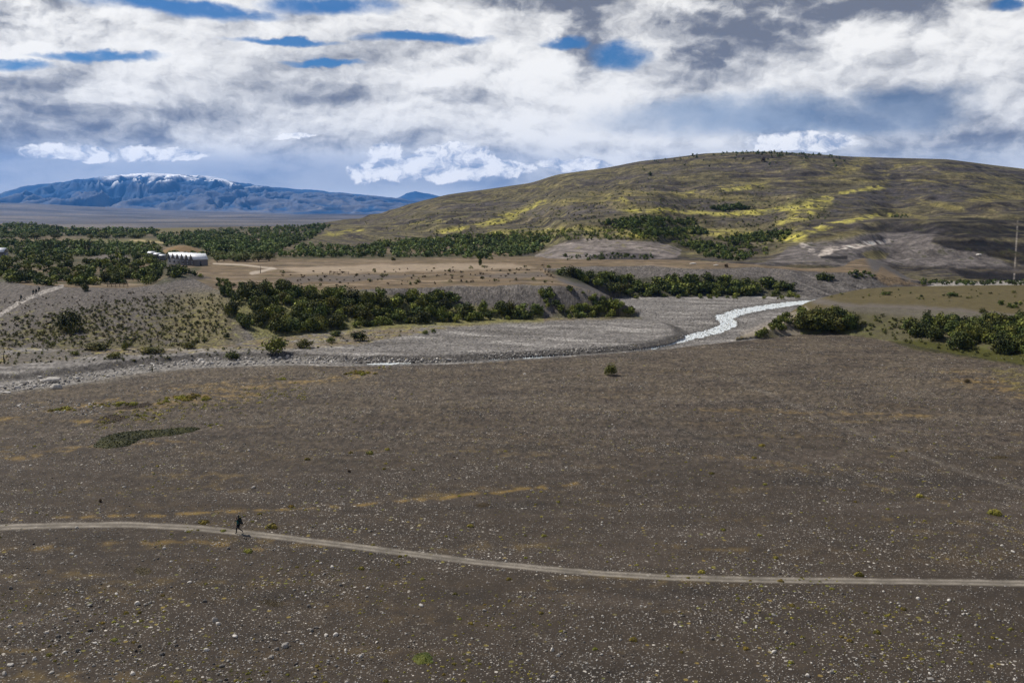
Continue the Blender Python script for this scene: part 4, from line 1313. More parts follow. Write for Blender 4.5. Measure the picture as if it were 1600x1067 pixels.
# pale willows and poplars
k = 0
for P, n, a, b, lab, g in (([(330, 403), (420, 405), (428, 409), (335, 410)], 24, 3.6, 5.0, 'pale green willow in the row behind the metal roofed lodge', 'willows behind the lodge'),
                           ([(0, 372), (52, 371), (100, 373), (100, 374), (0, 374)], 16, 4.5, 6.5, 'pale rounded willow in the far row on the left', 'far left willows'),
                           ([(132, 372), (225, 371), (225, 373), (132, 373.5)], 30, 3.6, 5.5, 'pale rounded willow in the long far row', 'long far row of willows')):
    for p in sample(P, n, 300, 2500):
        h = RB.uniform(a, b)
        put_tree(p, h, h * 1.5, lab, g, M_pale, 'willow', 'willow')
for px, hp in ((70, 17), (76, 19), (80, 18), (84, 15), (117, 16), (122, 18), (128, 19), (133, 17), (138, 16), (141, 11)):
    p = hit(px, 394)
    s = p.y / F
    put_tree(p, (hp + 2) * s, hp * 0.75 * s, 'dark narrow poplar standing above the left wood', 'poplars above the left wood', M_dark, 'poplar', 'poplar', 'tall')
p = hit(92, 366); put_tree(p, 14 * p.y / F, 9 * p.y / F, 'dark conifer rising alone from the far left tree line', None, M_dark, 'conifer', 'conifer', 'tall')
p = hit(166, 362); put_tree(p, 8 * p.y / F, 6 * p.y / F, 'small dark tree poking above the far plain edge', None, M_dark, 'tree', 'tree', 'near')

# ------------------------------------------------------------------ moss and dead cushion mats
def moss_mat(pts, height, m, name, label, cat, leaf=0.07, dens=28):
    dens *= 2.5; leaf *= 0.8
    P = plan(pts)
    xs = [a for a, b in P]; ys = [b for a, b in P]
    x0, x1, y0, y1 = min(xs) - .3, max(xs) + .3, min(ys) - .3, max(ys) + .3
    st = max((x1 - x0), (y1 - y0)) / 90
    gx, gy = np.meshgrid(np.arange(x0, x1, st), np.arange(y0, y1, st))
    d = sdist(gx, gy, P, True, 5) + 0.35 * fbm(gx / 1.1, gy / 1.1, 3, 311)
    zz = height * np.sqrt(np.clip(d, 0, 1.2) / 1.2) * (0.75 + 0.6 * fbm(gx / 0.6, gy / 0.6, 3, 313)) - 0.03
    gz = ground_z(gx.ravel(), gy.ravel()).reshape(gx.shape)
    ny, nx = gx.shape
    ix = np.arange(nx * ny).reshape(ny, nx)
    ok = ((d[:-1, :-1] > 0) | (d[1:, 1:] > 0) | (d[:-1, 1:] > 0) | (d[1:, :-1] > 0)).ravel()
    q = np.stack([ix[:-1, :-1], ix[:-1, 1:], ix[1:, 1:], ix[1:, :-1]], -1).reshape(-1, 4)[ok]
    V0 = np.stack([gx, gy, gz + zz], -1).reshape(-1, 3)
    sel = np.nonzero((d.ravel() > 0.05))[0]
    n = int(len(sel) * st * st * dens)
    pk = rng.choice(sel, max(n, 60))
    Pc = V0[pk] + rng.uniform(-.5, .5, (len(pk), 3)) * np.array([st, st, 0.06])
    Lq = leaf_quads(Pc, np.tile([0, 0, 1.0], (len(pk), 1)), leaf, rng)
    Vv = np.concatenate([V0, Lq]); n0 = len(V0)
    Fq = np.concatenate([q, np.arange(len(Lq)).reshape(-1, 4) + n0])
    tint = np.concatenate([np.full(n0, 0.45), np.repeat(rng.uniform(0.6, 1.5, len(pk)), 4)])
    o = link(name, mesh_np(name, Vv, Fq, 4, m, False, {'tint': tint}))
    return tag(o, label, cat)


moss_mat([(144, 698), (160, 684), (195, 676), (240, 673), (300, 667), (314, 669), (300, 675), (262, 682), (222, 686), (200, 697), (170, 701)], 0.45, M_dark, 'moss_mat',
         'long dark green mossy mat on the left of the gravel plain', 'moss mat', 0.13, 14)
moss_mat([(640, 1030), (648, 1021), (668, 1019), (682, 1026), (676, 1036), (655, 1037)], 0.30, M_mid, 'moss_mat', 'small round green moss cushion near the bottom of the gravel', 'moss mat', 0.06, 60)
moss_mat([(738, 790), (750, 785), (768, 787), (770, 792), (750, 794)], 0.16, M_brown, 'dead_cushion', 'rusty brown dead cushion plant above the middle of the trail', 'cushion plant', 0.06, 50)
moss_mat([(205, 893), (215, 886), (236, 887), (240, 896), (222, 900)], 0.12, M_brown, 'dead_cushion', 'rusty brown dead cushion plant below the trail at the left', 'cushion plant', 0.06, 50)
moss_mat([(400, 940), (420, 935), (446, 938), (444, 946), (415, 948)], 0.10, M_brown, 'dead_cushion', 'rusty brown dead cushion plant lower left of the trail among pale stones', 'cushion plant', 0.06, 50)
moss_mat([(1540, 714), (1560, 711), (1580, 714), (1565, 717), (1548, 716)], 0.12, M_brown, 'dead_cushion', 'flat dark brown mat on the gravel at the right', 'cushion plant', 0.08, 40)
for i, (pts, lab) in enumerate((([(150, 656), (170, 648), (200, 650), (190, 658), (165, 662)], 'brown mat of low growth above the mossy mat'),
                                ([(170, 640), (200, 634), (232, 628), (240, 632), (205, 640)], 'brown streak of low growth farther up from the mossy mat'))):
    moss_mat(pts, 0.18, M_brown, 'dead_cushion', lab, 'cushion plant', 0.1, 16)

# ------------------------------------------------------------------ cushion plants on the gravel plain
def cushion_arrays(seed, n=46, leaf=0.16):
    r_ = np.random.default_rng(seed)
    d = r_.normal(size=(n, 3)); d[:, 2] = np.abs(d[:, 2]); d /= np.linalg.norm(d, axis=1, keepdims=True)
    lob = 1 + 0.25 * np.sin(3 * np.arctan2(d[:, 1], d[:, 0]) + seed)
    P = d * np.array([0.5, 0.5, 0.42]) * lob[:, None] * r_.uniform(0.85, 1.05, (n, 1))
    return leaf_quads(P, d * 2.0, leaf, r_), np.repeat(r_.uniform(0.65, 1.4, n), 4)


CU = [cushion_arrays(i) for i in range(5)]
CUM = [quadmesh('cushion_plant', *(lambda q: (q[0], M_cush, q[1]))(cushion_arrays(i, 420, 0.062))) for i in range(5)]
pts_c = []
while len(pts_c) < 3000:
    x, y = RB.uniform(-30, 1630), 566 + 520 * RB.random() ** 0.8
    p = hit(x, y)
    if p is None or p.y > 235: continue
    dn = float(vnoise(np.array([p.x / 18]), np.array([p.y / 12]), 401)[0]) + 0.5 * float(vnoise(np.array([p.x / 4 + p.y / 9]), np.array([p.y / 4]), 402)[0])
    if dn < RB.uniform(-0.25, 0.45): continue
    d = np.interp(p.x, [-100, 100], [0, 0])
    s = 0.10 * math.exp(abs(RB.gauss(0, 0.55)))
    if y < 700 and x < 620 and RB.random() < 0.45: s *= 1.7
    pts_c.append((s * F / p.y, p, s))
for px, py, w in ((318, 817, 16), (425, 824, 18), (1555, 803, 20), (1112, 740, 9), (1437, 776, 12), (1195, 757, 7), (795, 905, 9), (395, 815, 6), (455, 792, 9), (388, 862, 14),
                  (578, 709, 11), (600, 733, 6), (548, 708, 7), (480, 718, 9), (1220, 908, 10), (1300, 920, 8), (95, 640, 26), (190, 632, 30), (260, 628, 22), (150, 633, 16),
                  (170, 656, 18), (228, 650, 20), (300, 622, 34), (330, 666, 16), (228, 640, 14), (600, 574, 14), (560, 584, 26), (442, 593, 12), (1178, 716, 8), (1190, 697, 10),
                  (990, 1000, 12), (930, 1014, 9), (845, 958, 8), (660, 905, 8), (1130, 828, 8), (1212, 872, 8), (735, 822, 10)):
    p = hit(px, py)
    if p is None: continue
    if w >= 14 and py < 700:
        for _k in range(int(w * 0.7)):
            q_ = hit(px + RB.gauss(0, w * 0.5), py + RB.gauss(0, 2.2))
            s_ = RB.uniform(0.14, 0.34) * w * p.y / F
            if q_ is not None: pts_c.append((s_ * F / q_.y, q_, s_))
        continue
    pts_c.append((w * 1.0, p, w * p.y / F))
for j in range(240):
    x = RB.uniform(150, 480); y = 664 - (x - 150) * 0.17 + RB.gauss(0, 9)
    p = hit(x, y)
    if p is not None: pts_c.append((3, p, RB.uniform(0.2, 0.9) * 0.8))
pts_c.sort(key=lambda t: -t[0])
for i, (pr, p, s) in enumerate(pts_c[:290]):
    o = link('cushion_plant', CUM[i % 5])
    o.location = p; o.scale = (s, s, s * RB.uniform(0.6, 1.0)); o.rotation_euler = (0, 0, RB.uniform(0, 6.28))
    r_ = 'beyond the walking trail' if p.y > 104 else 'on this side of the walking trail'
    tag(o, 'yellow green cushion plant on the gravel ' + r_, 'cushion plant', 'cushion plants ' + r_)
Vs, Ts = [], []
for pr, p, s in pts_c[290:]:
    a, t = CU[RB.randrange(5)]
    sel = slice(0, 4 * (46 if pr > 3 else 16))
    Vs.append(a[sel] * np.array([s, s, s * .8]) * (1 if pr > 3 else 1.1) + np.array(p)); Ts.append(t[sel] * RB.uniform(.6, 1.3))
tag(link('small_cushions', quadmesh('small_cushions', np.concatenate(Vs), M_cush, np.concatenate(Ts))), 'tiny yellow green tufts dotted all over the gravel plain', 'ground cover', None, 'stuff')

# ------------------------------------------------------------------ stones
def rock_proto(seed, sub=1):
    import bmesh
    bm = bmesh.new()
    bmesh.ops.create_icosphere(bm, subdivisions=sub, radius=0.5)
    V0 = np.array([v.co[:] for v in bm.verts])
    Fc = np.array([[v.index for v in f.verts] for f in bm.faces])
    bm.free()
    r_ = np.random.default_rng(seed)
    for _ in range(7):                       # planar chips give an angular outline
        n = r_.normal(size=3); n /= np.linalg.norm(n); d = r_.uniform(0.26, 0.42)
        dp = V0 @ n
        V0 = V0 - np.where(dp > d, (dp - d) * 0.85, 0)[:, None] * n
    V0 *= np.array([r_.uniform(.8, 1.2), r_.uniform(.7, 1.1), r_.uniform(.5, .8)])
    V0 *= (1 + 0.06 * r_.normal(size=(len(V0), 1)))
    return V0, Fc


def stone_mat():
    m, nt, b = mat('stone', rough=0.9, spec=0.2)
    E.nt = nt
    t = attr(nt, 'tone'); oi = nt.nodes.new('ShaderNodeObjectInfo')
    geo = nt.nodes.new('ShaderNodeNewGeometry')
    n = enoise(geo.outputs['Position'], 5.0, 5, 0.7)
    v = E(t.outputs['Fac']) * (0.75 + E(oi.outputs['Random']) * 0.5)
    c = emix(esmooth(v, 0.0, 1.0), (0.045, 0.041, 0.040), (0.50, 0.47, 0.43))
    hsn = nt.nodes.new('ShaderNodeHueSaturation')
    nt.links.new((n * 0.9 + 0.55).s, hsn.inputs['Value'])
    nt.links.new(c, hsn.inputs['Color'])
    nt.links.new(hsn.outputs[0], b.inputs['Base Color'])
    bp = nt.nodes.new('ShaderNodeBump'); bp.inputs['Strength'].default_value = 0.6; bp.inputs['Distance'].default_value = 0.05
    nt.links.new(n.s, bp.inputs['Height']); nt.links.new(bp.outputs[0], b.inputs['Normal'])
    return m


M_stone = stone_mat()
RP2 = [rock_proto(50 + i, 3) for i in range(5)]
RP1 = [rock_proto(70 + i, 1) for i in range(8)]


def rmesh(i, tone):
    key = ('rock', i, tone)
    if key not in mesh_cache:
        V0, Fc = RP2[i]
        mesh_cache[key] = mesh_np('rock', V0, Fc, 3, M_stone, False, {'tone': np.full(len(V0), tone)})
    return mesh_cache[key]


stones = []           # (px size, point, size, tone, region)
while len(stones) < 24000:
    x, y = RB.uniform(-40, 1640), 540 + 560 * RB.random() ** 0.85
    p = hit(x, y)
    if p is None or p.y > 262: continue
    dn = float(vnoise(np.array([p.x / 11]), np.array([p.y / 7]), 411)[0]) + 0.6 * float(vnoise(np.array([p.x / 3]), np.array([p.y / 3]), 412)[0])
    if dn < RB.uniform(-0.75, 0.35): continue
    if abs(y - np.interp(x, [a for a, b in main_path], [b for a, b in main_path])) < 5: continue
    s = min(0.42, 0.075 * math.exp(abs(RB.gauss(0, 0.55))))
    if x < 560: s *= 1.15
    s *= 1 + 0.4 * max(0.0, (p.y - 120) / 120)
    stones.append((s * F / p.y, p, s, min(1.0, max(0.05, RB.choice([0.15, 0.35, 0.55, 0.75, 1.0]) + RB.gauss(0, .1))), 'p'))
for px, py, w, t in ((215, 944, 12, .8), (182, 928, 6, .95), (140, 946, 9, .6), (62, 944, 5, .9), (210, 914, 5, .7), (396, 762, 9, 1), (120, 825, 7, .8), (478, 931, 6, 1), (323, 1016, 9, .9),
                     (335, 970, 12, .5), (335, 935, 5, .4), (1585, 1062, 7, 1), (1450, 797, 4, 1), (252, 925, 5, .8), (550, 1035, 4, .9), (290, 830, 4, .8), (445, 1010, 14, .4), (233, 943, 5, .6),
                     (1135, 668, 4, 1), (820, 585, 5, 1), (940, 820, 4, .9)):
    p = hit(px, py)
    if p: stones.append((w * 2.0, p, w * p.y / F, t, 'p'))
for P, n, a, b in (([(-30, 622), (-30, 604), (0, 602), (100, 588), (200, 573), (300, 562), (310, 570), (200, 584), (100, 602), (0, 614)], 520, 0.22, 0.75),
                   ([(300, 574), (300, 561), (450, 557), (600, 559), (720, 562), (720, 566), (600, 568), (450, 568)], 620, 0.22, 0.85),
                   ([(150, 605), (300, 606), (320, 614), (180, 616)], 90, 0.15, 0.4), ([(60, 622), (200, 628), (150, 650), (0, 640)], 150, 0.15, 0.5),
                   ([(720, 550), (900, 543), (1000, 538), (1000, 545), (900, 552), (760, 560)], 520, 0.18, 0.55)):
    for p in sample(P, n, 120, 300):
        s = RB.uniform(a, b) * RB.choice([.6, .8, 1, 1.3])
        stones.append((s * F / p.y * 1.3, p, s, RB.choice([.25, .6, .85, 1, 1.1]), 'c'))
for P, n, a, b in (([(300, 552), (560, 540), (700, 512), (985, 497), (1040, 505), (1060, 520), (980, 540), (700, 553), (560, 556)], 1800, 0.10, 0.38),
                   ([(1000, 470), (1240, 468), (1180, 500), (1160, 528), (1050, 540), (1070, 520), (1060, 505), (1000, 492)], 2200, 0.12, 0.5)):
    for p in sample(P, n, 200, 400):
        s = RB.uniform(a, b)
        stones.append((s * F / p.y * .8, p, s, RB.choice([.2, .5, .75, 1]), 'r'))
for P, n, a, b in (([(0, 500), (0, 470), (110, 455), (240, 450), (290, 435), (330, 460), (300, 480), (150, 490)], 700, 0.12, 0.45),
                   ([(600, 462), (860, 455), (950, 470), (860, 478), (600, 470)], 260, 0.12, 0.4)):
    for p in sample(P, n, 200, 400):
        s = RB.uniform(a, b)
        stones.append((s * F / p.y * .8, p, s, RB.choice([.3, .5, .75, 1]), 'b'))
stones.sort(key=lambda t: -t[0])
for px, py, w, h, t, lab in ((80, 597, 3.4, 1.9, .95, 'largest pale boulder lying in the dry channel at the left'), (88, 607, 2.3, 1.5, .9, 'second largest pale boulder just below the largest one'),
                             (26, 607, 1.6, .8, 1, 'whitish boulder at the left end of the channel'), (314, 565, 1.6, 1.2, .8, 'rounded boulder against the dark channel bank'),
                             (62, 590, 1.2, .6, 1, 'small flat pale boulder upstream of the largest one'), (10, 614, 1.8, .6, 1, 'long flat white boulder at the left frame edge'),
                             (331, 569, 1.3, .8, 1, 'white boulder just right of the rounded boulder'), (390, 566, 1.2, .7, 1, 'white boulder in the channel before the broad bush'),
                             (1083, 413, 2.6, 1.3, 1.1, 'left of two white rocks on the far tan flat'), (1119, 415, 2.0, .9, 1.1, 'right of two white rocks on the far tan flat'),
                             (1530, 399, 3, 1.5, 1.0, 'white rock on the grey scree of the dark cliff')):
    p = hit(px, py)
    if p is None: continue
    o = link('boulder', rmesh(RB.randrange(5), t))
    o.location = p + Vector((0, 0, h * .2)); o.scale = (w, w * .8, h * 1.3); o.rotation_euler = (0, 0, RB.uniform(-.4, .4))
    tag(o, lab, 'boulder')
RL = {'p': ('loose stone lying on the open gravel plain', 'stones on the gravel plain'), 'c': ('pale boulder among the heap along the dry stream channel', 'boulders along the channel'),
      'r': ('grey cobble on the river gravel bar', 'cobbles on the river bar'), 'b': ('pale stone on the gravel slope', 'stones on the gravel slopes')}
for i, (pr, p, s, t, g) in enumerate(stones[:290]):
    nm = 'boulder' if g == 'c' else 'rock'
    o = link(nm, rmesh(i % 5, round(min(1.1, t) * 4) / 4))
    o.location = p + Vector((0, 0, s * .12)); o.scale = (s, s, s); o.rotation_euler = (RB.uniform(-.3, .3), RB.uniform(-.3, .3), RB.uniform(0, 6.28))
    tag(o, RL[g][0], 'boulder' if g == 'c' else 'stone', RL[g][1])
Vs, Fs, Ts, off = [], [], [], 0
for pr, p, s, t, g in stones[290:]:
    V0, Fc = RP1[RB.randrange(8)]
    if pr < 1.6:
        pass
    an = RB.uniform(0, 6.28); ca, sa = math.cos(an), math.sin(an)
    Vv = np.stack([(V0[:, 0] * ca - V0[:, 1] * sa) * s + p.x, (V0[:, 0] * sa + V0[:, 1] * ca) * s + p.y, V0[:, 2] * s + p.z + s * .12], -1)
    Vs.append(Vv); Fs.append(Fc + off); Ts.append(np.full(len(V0), t)); off += len(V0)
tag(link('gravel', mesh_np('gravel', np.concatenate(Vs), np.concatenate(Fs), 3, M_stone, False, {'tone': np.concatenate(Ts)})),
    'countless loose stones and cobbles strewn over plain and river bar', 'gravel', None, 'stuff')

# ------------------------------------------------------------------ dead wood, fence, buildings
def add_tube_obj(name, pts, rads, m, parent=None, seg=8):
    v, f = tube_arrays(pts, rads, seg)
    return link(name, mesh_np(name, v, f, 4, m), parent)


for px, py, hp, lean, lab in ((248, 533, 14, -0.22, 'leaning bare dead snag above the long low bush'), (407, 427, 12, 0.02, 'thin bare pole standing on the tan plain beyond the thicket')):
    p = hit(px, py); h = hp * p.y / F
    o = add_tube_obj('dead_tree', [(0, 0, -.2), (lean * h * .5, 0, h * .5), (lean * h, 0, h)], [.16, .11, .05], M_deadwood)
    v, f = tube_arrays([(lean * h * .55, 0, h * .55), (lean * h * .4 + .5, 0, h * .75)], [.06, .02], 5)
    b_ = link('branch', mesh_np('branch', v, f, 4, M_deadwood), o)
    o.location = p
    tag(o, lab, 'dead tree')
for i, (px, py) in enumerate(((1062, 243), (1068, 245), (1072, 250), (1100, 258), (1110, 259), (1074, 262), (1080, 262), (1120, 252))):
    p = hit(px, py + 6)
    if p is None: continue
    h = RB.uniform(4, 7)
    o = add_tube_obj('dead_tree', [(0, 0, -.3), (.1, 0, h * .5), (.2 * (-1) ** i, 0, h)], [.22, .16, .06], M_deadwood)
    v, f = tube_arrays([(.1, 0, h * .5), (.9, .2, h * .85)], [.09, .03], 5)
    link('branch', mesh_np('branch', v, f, 4, M_deadwood), o)
    o.location = p
    tag(o, 'bare grey dead tree near the summit of the hill', 'dead tree', 'dead trees near the summit')


def box_arrays(x0, x1, y0, y1, z0, z1):
    v = [(x, y, z) for z in (z0, z1) for (x, y) in ((x0, y0), (x1, y0), (x1, y1), (x0, y1))]
    f = [(0, 3, 2, 1), (4, 5, 6, 7), (0, 1, 5, 4), (1, 2, 6, 5), (2, 3, 7, 6), (3, 0, 4, 7)]
    return np.array(v, float), np.array(f)


def boxes(name, bs, m, parent=None):
    Vs, Fs, off = [], [], 0
    for b_ in bs:
        v, f = box_arrays(*b_); Vs.append(v); Fs.append(f + off); off += 8
    return link(name, mesh_np(name, np.concatenate(Vs), np.concatenate(Fs), 4, m), parent)


M_wood = noise_mat('fence_wood', (0.10, 0.07, 0.05), (0.19, 0.14, 0.10), 4)
for px0, px1, py, lab in ((515, 545, 429, 'short weathered rail fence on the tan plain'), (168, 200, 448.5, 'low wooden fence on the grass strip behind the left slope')):
    pa, pb = hit(px0, py), hit(px1, py)
    e = empty('fence', pa, math.atan2(pb.y - pa.y, pb.x - pa.x)); L = math.hypot(pb.x - pa.x, pb.y - pa.y)
    tag(e, lab, 'fence')
    n = 6
    for i in range(n):
        x = L * i / (n - 1)
        boxes('post', [(x - .07, x + .07, -.07, .07, -.3, 1.25)], M_wood, e)
    boxes('rail', [(0, L, -.035, .035, .45, .57)], M_wood, e)
    boxes('rail', [(0, L, -.035, .035, .9, 1.02)], M_wood, e)

# lodge: six gabled bays side by side
def corrugated(name, base, dark, scale):
    m, nt, b = mat(name, base, 0.5, 0.4)
    E.nt = nt
    tc = nt.nodes.new('ShaderNodeTexCoord')
    wv = nt.nodes.new('ShaderNodeTexWave'); wv.inputs['Scale'].default_value = scale; wv.inputs['Distortion'].default_value = 0.3
    wv.bands_direction = 'X'
    nt.links.new(tc.outputs['Object'], wv.inputs['Vector'])
    n = enoise(tc.outputs['Object'], 1.2, 4, 0.6)
    nt.links.new(emix(esmooth(E(wv.outputs['Fac']) * 0.5 + n * 0.6, 0.2, 0.8), dark, base), b.inputs['Base Color'])
    return m


M_roof = corrugated('metal_roof', (0.72, 0.74, 0.78), (0.58, 0.60, 0.64), 2.0)
M_side = corrugated('plank_siding', (0.150, 0.150, 0.165), (0.085, 0.085, 0.10), 3.0)
M_glass = mat('window_glass', (0.02, 0.025, 0.03), 0.15, 0.5)[0]
pl = hit(304, 416)
PITCH, LEN, EAVE, RISE, NB = 4.9, 8.0, 3.2, 2.9, 6
e = empty('lodge', pl, 0)
tag(e, 'grey plank lodge with a white zigzag roof of six gables', 'lodge')
bay_dir = math.atan2(24.5, -12.6) + 0.34
e.scale = (0.80, 0.80, 0.84)
#              # the bays run away to the left
e.rotation_euler = (0, 0, bay_dir - math.pi / 2)
# local: +y = along the row of bays, +x = along each ridge
Ltot = PITCH * NB
Vw = [(0, 0, -1), (LEN, 0, -1), (LEN, Ltot, -1), (0, Ltot, -1), (0, 0, EAVE), (LEN, 0, EAVE), (LEN, Ltot, EAVE), (0, Ltot, EAVE)]
fw_ = [(0, 1, 5, 4), (1, 2, 6, 5), (2, 3, 7, 6), (3, 0, 4, 7)]
bmv = np.array(Vw, float)
link('wall', mesh_np('wall', bmv, np.array(fw_), 4, M_side), e)
for k in range(NB):
    y0, y1 = k * PITCH, (k + 1) * PITCH
    ym = (y0 + y1) / 2
    # gable wall pieces
    g = np.array([(0.01, y0, EAVE), (0.01, y1, EAVE), (0.01, ym, EAVE + RISE), (LEN - .01, y0, EAVE), (LEN - .01, y1, EAVE), (LEN - .01, ym, EAVE + RISE)], float)
    link('gable', mesh_np('gable', g, np.array([(0, 2, 1), (3, 4, 5)]), 3, M_side), e)
    th = .14
    rv = [(-.7, y0, EAVE + .02), (LEN + .3, y0, EAVE + .02), (LEN + .3, ym, EAVE + RISE + .02), (-.7, ym, EAVE + RISE + .02), (LEN + .3, y1, EAVE + .02), (-.7, y1, EAVE + .02)]
    rv += [(a, b_, c_ + th) for a, b_, c_ in rv]
    rf = [(6, 7, 8, 9), (9, 8, 10, 11), (0, 3, 2, 1), (3, 5, 4, 2), (0, 6, 9, 3), (3, 9, 11, 5), (1, 2, 8, 7), (2, 4, 10, 8), (0, 1, 7, 6), (5, 11, 10, 4)]
    link('roof', mesh_np('roof', np.array(rv, float), np.array(rf), 4, M_roof), e)
    w = boxes('window', [(-.03, .02, ym - .8, ym + .8, .9, 2.3)], M_glass, e)
    boxes('frame', [(-.06, -.031, ym - .9, ym + .9, 2.3, 2.42), (-.06, -.031, ym - .9, ym + .9, .8, .9), (-.06, -.031, ym - .04, ym + .04, .9, 2.3)], M_roof, w)
boxes('door', [(3.2, 4.2, -.03, .01, 0, 2.2)], M_glass, e)


def shed(px, py, w, d, h, rise, lab, rz=0.1, group=None):
    p = hit(px, py)
    e = empty('shed', p, rz)
    tag(e, lab, 'shed', group)
    boxes('wall', [(-w / 2, w / 2, 0, d, -1, h)], M_side, e)
    rv = [(-w / 2 - .4, -.4, h), (w / 2 + .4, -.4, h), (w / 2 + .4, d / 2, h + rise), (-w / 2 - .4, d / 2, h + rise), (w / 2 + .4, d + .4, h), (-w / 2 - .4, d + .4, h)]
    rv += [(a, b_, c_ + .15) for a, b_, c_ in rv]
    rf = [(6, 7, 8, 9), (9, 8, 10, 11), (0, 3, 2, 1), (3, 5, 4, 2), (0, 6, 9, 3), (3, 9, 11, 5), (1, 2, 8, 7), (2, 4, 10, 8), (0, 1, 7, 6), (5, 11, 10, 4)]
    link('roof', mesh_np('roof', np.array(rv, float), np.array(rf), 4, M_roof), e)


shed(236, 404, 2.8, 4, 2.6, .7, 'uppermost of the low white roofed sheds left of the lodge')
shed(245, 405.5, 2.6, 4, 2.4, .6, 'middle white roofed shed left of the lodge')
shed(253, 407, 2.2, 4, 2.2, .5, 'lowest white roofed shed left of the lodge')
shed(-3, 408, 5, 6, 4.2, 1.8, 'white roofed shed cut by the left frame edge')

# ------------------------------------------------------------------ hikers
def skin_obj(name, verts, edges, m, parent=None, lev=2, root=0):
    me = bpy.data.meshes.new(name)
    me.from_pydata([v[0] for v in verts], edges, [])
    me.materials.append(m)
    o = link(name, me, parent)
    sk = o.modifiers.new('skin', 'SKIN'); sk.use_smooth_shade = True
    lay = me.skin_vertices[0].data
    for i, v in enumerate(verts):
        r_ = v[1]; lay[i].radius = (r_, r_) if np.isscalar(r_) else r_
        lay[i].use_root = (i == root)
    sb = o.modifiers.new('sub', 'SUBSURF'); sb.levels = lev; sb.render_levels = lev
    return o


M_skin = noise_mat('skin', (0.40, 0.24, 0.17), (0.46, 0.28, 0.20), 6)
M_jack = noise_mat('dark_jacket', (0.010, 0.022, 0.035), (0.016, 0.035, 0.05), 9)
M_teal = noise_mat('teal_jacket', (0.012, 0.075, 0.080), (0.02, 0.10, 0.10), 9)
M_trou = noise_mat('dark_trousers', (0.012, 0.012, 0.016), (0.02, 0.02, 0.026), 9)
M_boot = noise_mat('boots', (0.012, 0.010, 0.009), (0.025, 0.02, 0.018), 12)
M_pack = noise_mat('dark_pack', (0.010, 0.012, 0.012), (0.022, 0.026, 0.024), 9)
M_hair = noise_mat('hair', (0.012, 0.008, 0.006), (0.02, 0.014, 0.01), 20)
M_red = noise_mat('red_pack', (0.10, 0.018, 0.014), (0.15, 0.03, 0.02), 9)
LL = {1: [(0.0, .10, .92), (.20, .10, .53), (.20, .10, .10), (.36, .11, .045)], -1: [(-.02, -.10, .92), (.0, -.10, .50), (-.36, -.10, .24), (-.36, -.11, .08)]}
AA = {1: [(.10, .19, 1.40), (.0, .27, 1.15), (.16, .24, .97)], -1: [(.10, -.19, 1.40), (.06, -.27, 1.14), (.26, -.22, 1.00)]}


